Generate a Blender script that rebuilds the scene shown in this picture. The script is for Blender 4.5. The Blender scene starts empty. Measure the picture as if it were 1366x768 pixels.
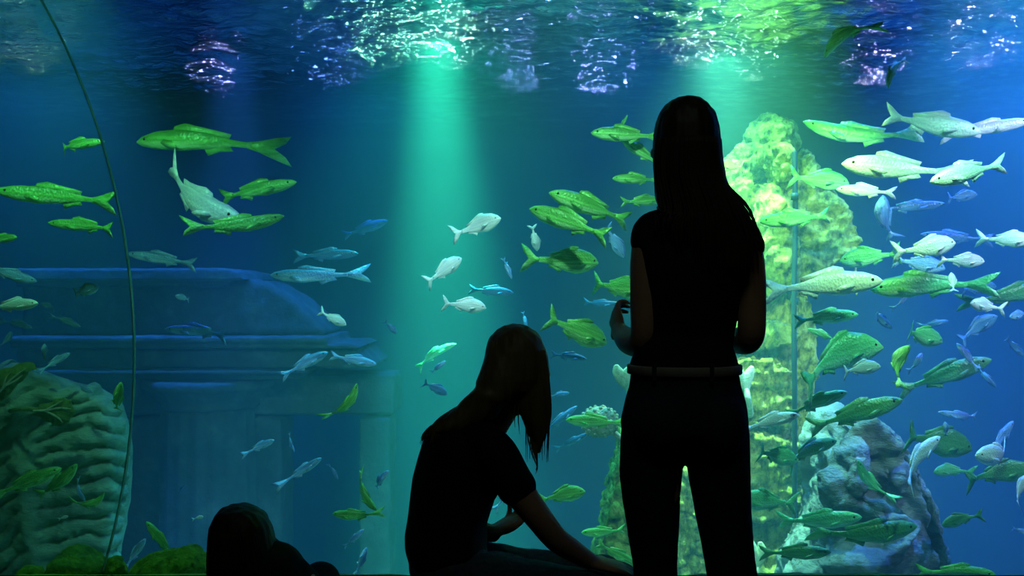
import bpy, bmesh, math, random
from mathutils import Vector, Matrix, noise
random.seed(7)
SC = bpy.context.scene
COL = SC.collection
F = 1200.0            # focal length in pixels of the 1366 wide frame
CZ = 1.22             # eye height
def at(px, py, d):
    return Vector(((px - 683.0) / F * d, d, CZ - (py - 384.0) / F * d))

# ------------------------------------------------------------------ materials
def nt(name):
    m = bpy.data.materials.new(name); m.use_nodes = True
    t = m.node_tree; t.nodes.clear()
    out = t.nodes.new('ShaderNodeOutputMaterial')
    return m, t, out
def N(t, kind, **kw):
    n = t.nodes.new(kind)
    for k, v in kw.items():
        if k in n.inputs: n.inputs[k].default_value = v
        else: setattr(n, k, v)
    return n
def ramp(t, fac, stops):
    r = t.nodes.new('ShaderNodeValToRGB')
    e = r.color_ramp.elements
    while len(e) < len(stops): e.new(0.5)
    for el, (p, c) in zip(e, stops):
        el.position = p; el.color = (c[0], c[1], c[2], 1)
    t.links.new(fac, r.inputs['Fac'])
    return r
def rough_mat(name, stops, scale=6, detail=8, rough=0.8, bump=0.4, bscale=None, stretch=(1,1,1), spec=0.3, dist=0.03, coord='Object'):
    m, t, out = nt(name)
    tc = t.nodes.new('ShaderNodeTexCoord')
    mp = t.nodes.new('ShaderNodeMapping'); mp.inputs['Scale'].default_value = stretch
    t.links.new(tc.outputs[coord], mp.inputs['Vector'])
    nz = N(t, 'ShaderNodeTexNoise', Scale=scale, Detail=detail, Roughness=0.65)
    t.links.new(mp.outputs[0], nz.inputs['Vector'])
    r = ramp(t, nz.outputs['Fac'], stops)
    b = N(t, 'ShaderNodeBsdfPrincipled', Roughness=rough)
    b.inputs['Specular IOR Level'].default_value = spec
    t.links.new(r.outputs['Color'], b.inputs['Base Color'])
    if bump:
        n2 = N(t, 'ShaderNodeTexNoise', Scale=bscale or scale * 3, Detail=8, Roughness=0.7)
        t.links.new(mp.outputs[0], n2.inputs['Vector'])
        bp = N(t, 'ShaderNodeBump', Strength=bump, Distance=dist)
        t.links.new(n2.outputs['Fac'], bp.inputs['Height'])
        t.links.new(bp.outputs[0], b.inputs['Normal'])
    t.links.new(b.outputs[0], out.inputs['Surface'])
    return m
M = {}
M['room'] = rough_mat('dark_paint', [(0.3, (.012, .012, .014)), (0.7, (.018, .018, .02))], 4, 4, .85, .1)
M['carpet'] = rough_mat('dark_carpet', [(0.3, (.012, .012, .014)), (0.7, (.02, .02, .022))], 60, 6, .95, .3)
M['tank_wall'] = rough_mat('blue_tank_paint', [(0.3, (.015, .05, .12)), (0.7, (.02, .065, .15))], 1.2, 6, .8, .2)
M['sand'] = rough_mat('sea_sand', [(0.3, (.20, .24, .18)), (0.7, (.4, .42, .3))], 30, 8, .9, .4)
M['gravel'] = rough_mat('green_gravel', [(0.3, (.10, .2, .06)), (0.7, (.4, .5, .2))], 40, 8, .9, .6)
M['ruin'] = rough_mat('ruin_stone', [(0.25, (.035, .05, .065)), (0.55, (.08, .11, .135)), (0.8, (.2, .25, .27))], 3.2, 10, .85, .7, 9)
M['algae_rock'] = rough_mat('algae_rock', [(0.36, (.02, .035, .006)), (0.46, (.22, .27, .035)), (0.55, (.44, .5, .07)), (0.7, (.74, .76, .24))], 11, 14, .8, 1.0, 20, (1, 1, .7), dist=.06)
M['algae_fringe'] = rough_mat('algae_fringe', [(0.33, (.03, .045, .006)), (0.45, (.28, .28, .03)), (0.56, (.6, .58, .1)), (0.75, (.85, .82, .3))], 22, 8, .8, 1.0, 26, (1, 1, .45), dist=.08)
M['boulder'] = rough_mat('grey_boulder', [(0.3, (.06, .09, .10)), (0.55, (.18, .23, .26)), (0.78, (.38, .45, .5))], 3.5, 10, .8, .9, 10, (1, 1, 2.2), dist=.05)
M['flute_rock'] = rough_mat('fluted_rock', [(0.3, (.12, .2, .2)), (0.6, (.3, .42, .4)), (0.8, (.45, .55, .52))], 4, 8, .85, .7, 18, (1, 1, 2), dist=.03)
M['moss'] = rough_mat('moss', [(0.3, (.015, .05, .004)), (0.5, (.07, .2, .015)), (0.75, (.2, .42, .05))], 18, 10, .9, 1.0, 34, dist=.03)
M['coral'] = rough_mat('pale_coral', [(0.3, (.3, .4, .25)), (0.7, (.75, .8, .65))], 20, 6, .7, .6)
M['coral_pink'] = rough_mat('mauve_coral', [(0.3, (.3, .34, .2)), (0.7, (.6, .55, .5))], 26, 6, .7, .8)
M['fan'] = rough_mat('sea_fan', [(0.3, (.04, .10, .03)), (0.5, (.16, .25, .06)), (0.75, (.3, .38, .12))], 34, 6, .8, .9)
M['pipe'] = rough_mat('blue_pipe', [(0.3, (.004, .025, .04)), (0.7, (.01, .045, .06))], 8, 4, .6, .1)
M['rope'] = rough_mat('yellow_rope', [(0.3, (.35, .32, .08)), (0.7, (.6, .55, .2))], 60, 4, .8, .5)
M['hair_dark'] = rough_mat('brown_hair', [(0.3, (.014, .009, .005)), (0.7, (.03, .02, .01))], 30, 4, .55, .3, 90, (1, 1, .08), dist=.004)
M['hair_light'] = rough_mat('fair_brown_hair', [(0.3, (.09, .065, .028)), (0.7, (.17, .125, .05))], 30, 4, .5, .3, 90, (1, 1, .12), dist=.004)
M['skin'] = rough_mat('skin', [(0.3, (.36, .20, .13)), (0.7, (.42, .24, .16))], 10, 4, .55, .05)
M['shirt'] = rough_mat('black_cotton', [(0.3, (.004, .004, .005)), (0.7, (.007, .007, .008))], 30, 4, .9, .15)
M['jeans'] = rough_mat('dark_denim', [(0.3, (.008, .012, .022)), (0.7, (.015, .022, .036))], 80, 4, .9, .2)
M['jeans_faded'] = rough_mat('faded_denim', [(0.3, (.03, .05, .08)), (0.7, (.06, .085, .12))], 60, 4, .9, .25)
M['belt'] = rough_mat('pale_belt', [(0.3, (.18, .16, .14)), (0.7, (.24, .21, .19))], 30, 4, .6, .1)
M['shoe'] = rough_mat('dark_shoe', [(0.3, (.01, .01, .01)), (0.7, (.02, .02, .02))], 30, 4, .6, .1)
M['lamp_metal'] = rough_mat('lamp_metal', [(0.3, (.03, .03, .03)), (0.7, (.05, .05, .05))], 10, 3, .4, 0)
M['edge'] = rough_mat('acrylic_edge', [(0.3, (.10, .3, .2)), (0.7, (.16, .42, .26))], 10, 3, .25, 0, spec=.5)
M['eye'] = rough_mat('fish_eye', [(0.3, (.01, .01, .01)), (0.7, (.02, .02, .02))], 10, 2, .15, 0)

def fish_mat(name, back, side, belly, stripe):
    m, t, out = nt(name)
    tc = t.nodes.new('ShaderNodeTexCoord')
    sx = t.nodes.new('ShaderNodeSeparateXYZ'); t.links.new(tc.outputs['Generated'], sx.inputs[0])
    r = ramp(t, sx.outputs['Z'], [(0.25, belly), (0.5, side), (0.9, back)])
    mp = t.nodes.new('ShaderNodeMapping'); mp.inputs['Scale'].default_value = (1.2, 1, 1)
    t.links.new(tc.outputs['Object'], mp.inputs[0])
    nz = N(t, 'ShaderNodeTexNoise', Scale=14, Detail=5)
    mp2 = t.nodes.new('ShaderNodeMapping'); mp2.inputs['Scale'].default_value = (.12, 1, 3)
    t.links.new(tc.outputs['Object'], mp2.inputs[0]); t.links.new(mp2.outputs[0], nz.inputs['Vector'])
    r2 = ramp(t, nz.outputs['Fac'], [(0.4, stripe), (0.6, (1, 1, 1))])
    mx = N(t, 'ShaderNodeMix', data_type='RGBA', blend_type='MULTIPLY')
    mx.inputs[0].default_value = .8
    t.links.new(r.outputs[0], mx.inputs[6]); t.links.new(r2.outputs[0], mx.inputs[7])
    b = N(t, 'ShaderNodeBsdfPrincipled', Roughness=.42, Metallic=.1)
    t.links.new(mx.outputs[2], b.inputs['Base Color'])
    vo = N(t, 'ShaderNodeTexVoronoi', Scale=42); t.links.new(mp.outputs[0], vo.inputs['Vector'])
    bp = N(t, 'ShaderNodeBump', Strength=.3, Distance=.01)
    t.links.new(vo.outputs['Distance'], bp.inputs['Height']); t.links.new(bp.outputs[0], b.inputs['Normal'])
    t.links.new(b.outputs[0], out.inputs['Surface'])
    return m
FM = {
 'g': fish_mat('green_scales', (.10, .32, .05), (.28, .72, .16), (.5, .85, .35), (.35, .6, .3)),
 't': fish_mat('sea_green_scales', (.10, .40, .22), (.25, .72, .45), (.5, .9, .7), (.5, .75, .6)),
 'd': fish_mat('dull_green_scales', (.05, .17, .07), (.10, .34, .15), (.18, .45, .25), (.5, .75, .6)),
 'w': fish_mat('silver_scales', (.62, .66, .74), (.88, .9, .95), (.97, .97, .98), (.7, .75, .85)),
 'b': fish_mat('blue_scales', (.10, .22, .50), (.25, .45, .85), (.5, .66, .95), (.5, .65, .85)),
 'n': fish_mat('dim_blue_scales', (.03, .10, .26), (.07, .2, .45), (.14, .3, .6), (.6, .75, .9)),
}
# ------------------------------------------------------------------ object helpers
def link(name, me, mat=None, parent=None):
    o = bpy.data.objects.new(name, me); COL.objects.link(o)
    if mat and me: 
        me.materials.clear(); me.materials.append(mat)
    if parent is not None: o.parent = parent
    return o
def obj(name, bm, mat, parent=None, smooth=True, recalc=True):
    me = bpy.data.meshes.new(name)
    if recalc: bmesh.ops.recalc_face_normals(bm, faces=bm.faces)
    bm.to_mesh(me); bm.free()
    if smooth:
        for p in me.polygons: p.use_smooth = True
    return link(name, me, mat, parent)
def empty(name, loc=(0, 0, 0)):
    o = bpy.data.objects.new(name, None); COL.objects.link(o); o.location = loc; o.empty_display_size = .1
    return o
def tag(o, label, cat, group=None):
    o['label'] = label; o['category'] = cat
    if group: o['group'] = group
    return o
def struct(o):
    o['kind'] = 'structure'; return o
def box(bm, lo, hi, M4=None):
    vs = [bm.verts.new((x, y, z)) for x in (lo[0], hi[0]) for y in (lo[1], hi[1]) for z in (lo[2], hi[2])]
    for f in ((0,1,3,2),(4,6,7,5),(0,4,5,1),(2,3,7,6),(0,2,6,4),(1,5,7,3)):
        bm.faces.new([vs[i] for i in f])
    return vs
def ring(bm, c, u, v, n, p=2.0):
    out = []
    for i in range(n):
        a = 2 * math.pi * i / n
        ca, sa = math.cos(a), math.sin(a)
        k = (abs(ca) ** p + abs(sa) ** p) ** (-1.0 / p)
        out.append(bm.verts.new(c + u * (ca * k) + v * (sa * k)))
    return out
def bridge(bm, r0, r1):
    n = len(r0)
    for i in range(n):
        bm.faces.new((r0[i], r0[(i+1) % n], r1[(i+1) % n], r1[i]))
def loft(bm, secs, n=24, p=2.0):
    """secs: (centre, u, v) rings; ends closed with a domed cap"""
    rs = [ring(bm, c, u, v, n, p) for c, u, v in secs]
    for a, b in zip(rs, rs[1:]): bridge(bm, a, b)
    for r, s, o in ((rs[0], secs[0], secs[1]), (rs[-1], secs[-1], secs[-2])):
        bm.faces.new(r)
    return rs
def cat(P, t):
    n = len(P) - 1
    i = min(int(t), n - 1); f = t - i
    g = lambda k: P[max(0, min(n, k))]
    p0, p1, p2, p3 = g(i-1), g(i), g(i+1), g(i+2)
    return 0.5 * ((2*p1) + (p2-p0)*f + (2*p0-5*p1+4*p2-p3)*f*f + (3*p1-p0-3*p2+p3)*f*f*f)
def tube(bm, pts, rad, ref=(1, 0, 0), sub=6, n=16, cap=True):
    """smooth tapered limb; rad is a float or (along ref, across ref) per joint"""
    P = [Vector(p) for p in pts]
    R = [Vector((r, r)) if not isinstance(r, tuple) else Vector(r) for r in rad]
    ref = Vector(ref)
    m = (len(P) - 1) * sub
    C = [cat(P, k / sub) for k in range(m + 1)]
    Q = [cat(R, k / sub) for k in range(m + 1)]
    secs = []
    def frame(T):
        T = T.normalized()
        w = T.cross(ref)
        if w.length < 1e-3: w = T.cross(Vector((0, 1, .3)))
        w.normalize(); u = w.cross(T).normalized()
        return T, u, w
    T0, u, w = frame(C[1] - C[0])
    if cap:
        for a in (.98, .85, .6, .3):
            s = math.sqrt(1 - a*a); secs.append((C[0] - T0 * (a * min(Q[0])), u * Q[0][0] * s, w * Q[0][1] * s))
    for k in range(m + 1):
        T, u, w = frame(C[min(m, k+1)] - C[max(0, k-1)])
        secs.append((C[k], u * max(Q[k][0], 1e-4), w * max(Q[k][1], 1e-4)))
    if cap:
        T1, u, w = frame(C[-1] - C[-2])
        for a in (.3, .6, .85, .98):
            s = math.sqrt(1 - a*a); secs.append((C[-1] + T1 * (a * min(Q[-1])), u * Q[-1][0] * s, w * Q[-1][1] * s))
    return loft(bm, secs, n)
def ball(bm, c, r, rot=None, u=20, v=14):
    m = Matrix.Translation(Vector(c)) @ (rot.to_4x4() if rot is not None else Matrix.Identity(4)) @ Matrix.Diagonal((r[0], r[1], r[2], 1))
    return bmesh.ops.create_uvsphere(bm, u_segments=u, v_segments=v, radius=1, matrix=m)['verts']
def fused(bm, voxel, smooth=4, fac=.5):
    """one continuous surface out of overlapping closed shapes"""
    bmesh.ops.recalc_face_normals(bm, faces=bm.faces)
    me = bpy.data.meshes.new('t'); bm.to_mesh(me); bm.free()
    o = bpy.data.objects.new('t', me); COL.objects.link(o)
    r = o.modifiers.new('r', 'REMESH'); r.mode = 'VOXEL'; r.voxel_size = voxel
    if smooth:
        s = o.modifiers.new('s', 'SMOOTH'); s.iterations = smooth; s.factor = fac
    dg = bpy.context.evaluated_depsgraph_get()
    me2 = bpy.data.meshes.new_from_object(o.evaluated_get(dg))
    bpy.data.objects.remove(o); bpy.data.meshes.remove(me)
    out = bmesh.new(); out.from_mesh(me2); bpy.data.meshes.remove(me2)
    return out
def displace(bm, fn):
    bm.normal_update()
    mv = [(v, v.normal.copy() * fn(v.co)) for v in bm.verts]
    for v, d in mv: v.co += d
def fbm(p, s, oct=4): return noise.fractal(Vector(p) * s, 1.0, 2.0, oct)
def poly_plate(bm, pts, thick, axis=1):
    """closed plate out of an outline of (a, b) pairs in the plane across the axis"""
    def V(p, d):
        return (p[0], d, p[1])
    a = [bm.verts.new(V(p, -thick/2)) for p in pts]; b = [bm.verts.new(V(p, thick/2)) for p in pts]
    bm.faces.new(a); bm.faces.new(b[::-1]); bridge(bm, a, b)

# ------------------------------------------------------------------ camera, view
cam = bpy.data.cameras.new('camera'); co = bpy.data.objects.new('camera', cam); COL.objects.link(co)
co.location = (0, 0, CZ); co.rotation_euler = (math.pi / 2, 0, 0)
cam.sensor_width = 36; cam.lens = 36 * F / 1366; cam.clip_start = .05; cam.clip_end = 100
SC.camera = co
SC.view_settings.view_transform = 'Standard'; SC.view_settings.look = 'None'
SC.view_settings.gamma = 1; SC.view_settings.exposure = 0; SC.view_settings.use_curve_mapping = False
w = bpy.data.worlds.new('world'); SC.world = w; w.use_nodes = True
w.node_tree.nodes['Background'].inputs[0].default_value = (0, 0, 0, 1)
SC.cycles.volume_bounces = 0
SC.cycles.max_bounces = 8; SC.cycles.transparent_max_bounces = 12
SC.cycles.sample_clamp_indirect = 4
SC.cycles.use_denoising = True

# ------------------------------------------------------------------ the setting
GY = 3.1              # glass
TX, TB, TZ0, TZ1, WZ = 6.2, 10.6, -2.5, 4.6, 3.0
SILL = .224
def slab(name, lo, hi, mat):
    bm = bmesh.new(); box(bm, lo, hi); return struct(obj(name, bm, mat, smooth=False))
slab('floor', (-4.6, -3, -.15), (4.6, 3.02, 0), M['carpet'])
slab('ceiling', (-4.6, -3, 3.2), (4.6, 3.02, 3.35), M['room'])
slab('wall_left', (-4.75, -3, 0), (-4.6, 3.02, 3.2), M['room'])
slab('wall_right', (4.6, -3, 0), (4.75, 3.02, 3.2), M['room'])
slab('wall_back', (-4.6, -3.15, 0), (4.6, -3, 3.2), M['room'])
bm = bmesh.new()
box(bm, (-6.4, 3.02, 2.75), (6.4, 3.12, TZ1)); box(bm, (-6.4, 3.02, TZ0), (6.4, 3.12, SILL))
box(bm, (-6.4, 3.02, SILL), (-4.2, 3.12, 2.75)); box(bm, (4.2, 3.02, SILL), (6.4, 3.12, 2.75))
struct(obj('wall_front', bm, M['room'], smooth=False))
slab('trim_1', (-4.6, 2.94, SILL - .04), (4.6, 3.12, SILL), M['room'])
bm = bmesh.new()
box(bm, (-TX - .2, 3.12, TZ0), (-TX, TB, TZ1)); struct(obj('wall_tank_left', bm, M['tank_wall'], smooth=False))
slab('wall_tank_right', (TX, 3.12, TZ0), (TX + .2, TB, TZ1), M['tank_wall'])
slab('wall_tank_back', (-TX - .2, TB, TZ0), (TX + .2, TB + .2, TZ1), M['tank_wall'])
slab('ceiling_tank', (-TX - .2, 3.02, TZ1), (TX + .2, TB + .2, TZ1 + .15), M['room'])
# tank floor: gently rolling sand
bm = bmesh.new()
g = bmesh.ops.create_grid(bm, x_segments=60, y_segments=40, size=1)['verts']
for v in g:
    x, y = v.co.x * TX, 3.12 + (v.co.y + 1) / 2 * (TB - 3.12)
    v.co = (x, y, TZ0 + .05 + .08 * fbm((x, y, 0), .8))
struct(obj('floor_tank', bm, M['sand']))
# planted ledge just inside the glass
bm = bmesh.new()
nx, ny = 90, 10
rows = []
for j in range(ny + 1):
    y = GY + .03 + j / ny * .8
    row = []
    for i in range(nx + 1):
        x = -4.2 + 8.4 * i / nx
        z = .205 - .26 * (j / ny) ** 1.2 + .018 * fbm((x, y, 3), 5)
        row.append(bm.verts.new((x, y, z)))
    rows.append(row)
low = [bm.verts.new((v.co.x, v.co.y, TZ0)) for v in rows[-1]]
rows.append(low)
for a, b in zip(rows, rows[1:]):
    for i in range(nx): bm.faces.new((a[i], a[i+1], b[i+1], b[i]))
lo = struct(obj('floor_ledge', bm, M['gravel']))

# main pane
def pane_mat(name, tint, haze, hazecol, ior=1.2):
    m, t, out = nt(name)
    tr = N(t, 'ShaderNodeBsdfTransparent', Color=tint)
    gl = N(t, 'ShaderNodeBsdfGlossy', Roughness=.02)
    fr = N(t, 'ShaderNodeFresnel', IOR=ior)
    mx = t.nodes.new('ShaderNodeMixShader')
    t.links.new(fr.outputs[0], mx.inputs[0]); t.links.new(tr.outputs[0], mx.inputs[1]); t.links.new(gl.outputs[0], mx.inputs[2])
    last = mx
    if haze:
        tl = N(t, 'ShaderNodeBsdfTranslucent', Color=hazecol)
        m2 = t.nodes.new('ShaderNodeMixShader'); m2.inputs[0].default_value = haze
        t.links.new(mx.outputs[0], m2.inputs[1]); t.links.new(tl.outputs[0], m2.inputs[2]); last = m2
    t.links.new(last.outputs[0], out.inputs['Surface'])
    return m
PANE = pane_mat('clear_acrylic', (.98, .99, .99, 1), 0, None)
DOME = pane_mat('curved_acrylic', (.93, 1, .96, 1), .05, (.35, 1, .7, 1))  # translucent teal share puts the brighter light at left into the pane
slab('window_1', (-4.2, GY - .02, SILL), (4.2, GY + .0, 2.75), PANE)
# curved pane at the left with a round edge, bulging into the tank
CXd, CZd = at(-687, 478, GY + .04).x, at(0, 478, GY).z
RX, RZ = 867 / F * (GY + .04), 925 / F * (GY + .04)
def rimx(z):
    k = (z - CZd) / RZ
    return CXd + RX * math.sqrt(max(0, 1 - k * k))
bm = bmesh.new(); rows = []
for j in range(41):
    z = SILL + .01 + (2.74 - SILL) * j / 40
    row = []
    for i in range(25):
        x = -4.2 + (rimx(z) + 4.2) * i / 24
        q = ((x - CXd) / RX) ** 2 + ((z - CZd) / RZ) ** 2
        y = GY + .035 + .07 * math.sqrt(max(0, 1 - min(q, 1)))
        row.append(bm.verts.new((x, y, z)))
    rows.append(row)
for a, b in zip(rows, rows[1:]):
    for i in range(24): bm.faces.new((a[i], a[i+1], b[i+1], b[i]))
struct(obj('window_2', bm, DOME))
bm = bmesh.new()
pts = [(rimx(z), GY + .035, z) for z in [SILL + .01 + (2.74 - SILL) * j / 24 for j in range(25)]]
tube(bm, pts, [(.0022, .012)] * 25, ref=(1, 0, 0), sub=2, n=10, cap=False)
struct(obj('trim_2', bm, M['edge']))

# water body and its surface
m, t, out = nt('sea_water')
vs = N(t, 'ShaderNodeVolumeScatter', Color=(.3, .92, 1, 1), Density=.055, Anisotropy=.15)
va = N(t, 'ShaderNodeVolumeAbsorption', Color=(.35, .85, .95, 1), Density=.05)
ad = t.nodes.new('ShaderNodeAddShader')
t.links.new(vs.outputs[0], ad.inputs[0]); t.links.new(va.outputs[0], ad.inputs[1]); t.links.new(ad.outputs[0], out.inputs['Volume'])
WATER = m
bm = bmesh.new(); box(bm, (-TX + .001, GY + .12, TZ0 + .001), (TX - .001, TB - .001, WZ - .075))
struct(obj('water', bm, WATER, smooth=False))
m, t, out = nt('water_surface')
tc = t.nodes.new('ShaderNodeTexCoord')
mp = t.nodes.new('ShaderNodeMapping'); mp.inputs['Scale'].default_value = (.55, 1.5, 1); mp.inputs['Rotation'].default_value = (0, 0, .25)
t.links.new(tc.outputs['Object'], mp.inputs[0])
n1 = N(t, 'ShaderNodeTexNoise', Scale=10, Detail=4, Roughness=.6, Distortion=1.0); t.links.new(mp.outputs[0], n1.inputs['Vector'])
bp = N(t, 'ShaderNodeBump', Strength=.6, Distance=.03); t.links.new(n1.outputs['Fac'], bp.inputs['Height'])
rf = N(t, 'ShaderNodeBsdfRefraction', Roughness=.02, IOR=1.33, Color=(.9, 1, 1, 1)); t.links.new(bp.outputs[0], rf.inputs['Normal'])
gl = N(t, 'ShaderNodeBsdfGlossy', Roughness=.015, Color=(.9, .97, 1, 1)); t.links.new(bp.outputs[0], gl.inputs['Normal'])
fr = N(t, 'ShaderNodeFresnel', IOR=1.33); t.links.new(bp.outputs[0], fr.inputs['Normal'])
mx = t.nodes.new('ShaderNodeMixShader'); t.links.new(fr.outputs[0], mx.inputs[0]); t.links.new(rf.outputs[0], mx.inputs[1]); t.links.new(gl.outputs[0], mx.inputs[2])
tr = N(t, 'ShaderNodeBsdfTransparent', Color=(.95, 1, 1, 1))
m2 = t.nodes.new('ShaderNodeMixShader'); m2.inputs[0].default_value = .85
t.links.new(tr.outputs[0], m2.inputs[1]); t.links.new(mx.outputs[0], m2.inputs[2]); t.links.new(m2.outputs[0], out.inputs['Surface'])
SURF = m
bm = bmesh.new()
nx, ny = 520, 340
g = bmesh.ops.create_grid(bm, x_segments=nx, y_segments=ny, size=1)['verts']
for v in g:
    x, y = v.co.x * TX, 3.13 + (v.co.y + 1) / 2 * (TB - 3.13)
    v.co = (x, y, WZ + .022 * fbm((x * .8, y * 1.3, 0), 1.1, 2) + .024 * noise.noise(Vector((x * 2.4 + .8 * y, y * 4.6, 1))) + .020 * noise.noise(Vector((x * 6 + y, y * 8, 4))) + .011 * noise.noise(Vector((x * 14 + 3 * y, y * 15, 7))))
me_o = obj('water_surface', bm, SURF, recalc=False); struct(me_o)

# ------------------------------------------------------------------ lamps over the tank, added lights
def spot(x, y, z, tgt, color, watts, deg, blend=.6, radius=.08):
    l = bpy.data.lights.new('spot_light', 'SPOT'); l.energy = watts; l.color = color
    l.spot_size = math.radians(deg); l.spot_blend = blend; l.shadow_soft_size = radius
    o = bpy.data.objects.new('spot_light', l); COL.objects.link(o); o.location = (x, y, z)
    o.rotation_euler = (Vector(tgt) - Vector((x, y, z))).to_track_quat('-Z', 'Y').to_euler()
    return o
def area(x, y, z, tgt, color, watts, sx, sy):
    l = bpy.data.lights.new('area_light', 'AREA'); l.energy = watts; l.color = color
    l.shape = 'RECTANGLE'; l.size = sx; l.size_y = sy
    o = bpy.data.objects.new('area_light', l); COL.objects.link(o); o.location = (x, y, z)
    o.rotation_euler = (Vector(tgt) - Vector((x, y, z))).to_track_quat('-Z', 'Y').to_euler()
    return o
GREEN = (.06, 1, .42); LIME = (.55, 1, .16); BLUE = (.02, .16, 1); AZURE = (.04, .42, 1); VIO = (.35, .42, 1)
# shafts
spot(-.54, 6.2, 3.7, (-.36, 6.2, -2), (.10, 1, .48), 62000, 24, 1, .12)
spot(-.52, 6.1, 3.7, (-.4, 6.2, -2), (.06, .95, .6), 4500, 75, 1, .1)
spot(1.50, 6.6, 3.7, (1.75, 6.6, -2), (.3, 1, .5), 34000, 30, 1, .12)
spot(1.55, 6.4, 3.7, (1.8, 6.6, -2), (.3, 1, .4), 10000, 70, 1, .1)
spot(-2.05, 6.6, 3.7, (-2.0, 6.6, -2), (.08, .22, 1), 9000, 24, 1)
# rock key, hung under the water line by the glass
spot(1.1, 3.5, 2.85, (2.15, 6.9, 1.35), (.34, 1, .16), 1200, 32, .7)
spot(1.9, 3.5, 2.8, (2.1, 6.6, .1), (.45, 1, .15), 220, 30, .8)
# overall blue
for bx, by, bw, bc in ((-4, 7.5, 5200, (.02, .22, 1)), (-1.2, 7.8, 3600, (.02, .24, 1)), (1.0, 6.4, 5000, (.03, .3, 1)), (3.4, 6.0, 14000, (.04, .2, 1)), (4.6, 7.6, 12000, (.03, .17, 1))):
    spot(bx, by, 4.1, (bx * 1.05, by + .3, -2), bc, bw, 95, 1, .1)
# added lights to brighten the fish, out of frame below the water line
spot(3.4, 3.5, 2.85, (3.3, 5.4, 1.5), (.5, .7, 1), 380, 70, .8)
spot(2.2, 3.5, 2.85, (2.3, 5.4, .2), (.25, 1, .6), 260, 70, .8)
spot(.3, 3.5, 2.85, (.1, 5.4, 1.2), (.3, .9, .65), 240, 75, .8)
spot(-2.2, 3.5, 2.85, (-2.0, 5.2, 1.3), (.2, 1, .5), 120, 70, .8)
spot(-.9, 3.5, 2.85, (-.9, 5.2, .2), (.15, .6, 1), 90, 70, .8)
spot(-1.7, 3.4, 2.75, (-1.65, 3.75, .1), (.2, 1, .25), 90, 40, .8)  # added to brighten the mossy mounds
spot(-.1, 3.5, 2.85, (-.30, 5.4, 1.27), (.55, 1, .75), 130, 20, .9)  # added narrow beam to brighten the three pale fish by the shaft
# added dim fill light above the camera in the visitors' room
area(.3, .7, 3.15, (.3, 1.1, .8), (.75, 1, .8), 2.5, .6, .3)

# added unseen spots before the far wall, only to make the ripples glitter
def glitter(px, py, col, watts, deg, r=.05):
    d = (WZ - CZ) * F / (384.0 - py); P = at(px, py, d); yl = TB - .25
    spot(P.x * yl / d, yl, WZ - (WZ - CZ) / d * (yl - d), P, col, watts, deg, .7, r)
glitter(500, 22, (.25, 1, .5), 34, 13, .045)
glitter(565, 16, (.35, 1, .55), 40, 12, .045)
glitter(600, 38, (.5, 1, .7), 40, 10, .045)
glitter(690, 85, (.2, .38, 1), 14, 13, .03)
glitter(800, 95, (.26, .36, 1), 16, 14, .03)
glitter(940, 42, (.6, 1, .8), 28, 11, .035)
glitter(1010, 70, (.5, 1, .7), 10, 10, .03)
glitter(1170, 82, (.5, .52, 1), 12, 10, .03)
glitter(1315, 36, (.8, .8, 1), 16, 11, .03)
glitter(285, 100, (.3, .38, 1), 12, 9, .025)
glitter(40, 48, (.55, 1, .4), 4, 11, .03)
glitter(440, 80, (.10, .26, 1), 6, 14, .03)
FIGURES = True
# ------------------------------------------------------------------ sunken ruin at the left
def px_block(bm, poly, d0, d1, dref):
    """solid block between distances d0 and d1 whose outline is given at distance dref"""
    P = [at(x, y, dref) for x, y in poly]
    a = [bm.verts.new((p.x, d0, p.z)) for p in P]; b = [bm.verts.new((p.x, d1, p.z)) for p in P]
    bm.faces.new(a); bm.faces.new(b[::-1]); bridge(bm, a, b)
def weather(bm, voxel, amt, sc, smooth=1):
    b2 = fused(bm, voxel, smooth)
    displace(b2, lambda p: amt * fbm(p, sc) + amt * .5 * fbm(p + Vector((9, 3, 1)), sc * 4))
    return b2
D = 8.2
ru = empty('ruined_temple', (at(300, 600, D).x, D, TZ0 + .05))
tag(ru, 'sunken stone temple front with a broken gable, cornices and a thick column', 'ruin')
def rel(o, root):
    o.parent = root; o.matrix_parent_inverse = Matrix.Translation(-root.location); return o
def rpart(name, bm, mat, root): return rel(obj(name, bm, mat), root)
bm = bmesh.new()
px_block(bm, [(20, 372), (330, 372), (352, 378), (372, 391), (392, 402), (410, 418), (424, 437), (436, 449), (20, 449)], D + .1, D + 1.0, D)
rpart('gable', weather(bm, .035, .035, 1.6), M['ruin'], ru)
bm = bmesh.new()
px_block(bm, [(20, 358), (298, 358), (322, 362), (330, 374), (20, 374)], D - .08, D + 1.0, D)
px_block(bm, [(20, 376), (300, 376), (304, 383), (20, 383)], D, D + .6, D)
rpart('coping', weather(bm, .02, .014, 3), M['ruin'], ru)
bm = bmesh.new()
px_block(bm, [(20, 448), (438, 448), (440, 455), (20, 455)], D - .16, D + 1.0, D)
px_block(bm, [(20, 458), (470, 458), (486, 464), (20, 464)], D - .1, D + 1.0, D)
px_block(bm, [(20, 455), (440, 455), (446, 459), (20, 459)], D - .04, D + .8, D)
rpart('cornice', weather(bm, .018, .012, 3), M['ruin'], ru)
bm = bmesh.new()
px_block(bm, [(20, 464), (474, 464), (484, 474), (497, 486), (500, 492), (20, 492)], D, D + 1.0, D)
rpart('frieze', weather(bm, .025, .02, 2.5), M['ruin'], ru)
bm = bmesh.new()
px_block(bm, [(20, 492), (412, 492), (412, 497), (20, 497)], D - .14, D + .9, D)
px_block(bm, [(20, 500), (404, 500), (400, 505), (20, 505)], D - .06, D + .9, D)
rpart('architrave', weather(bm, .018, .012, 3), M['ruin'], ru)
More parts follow.
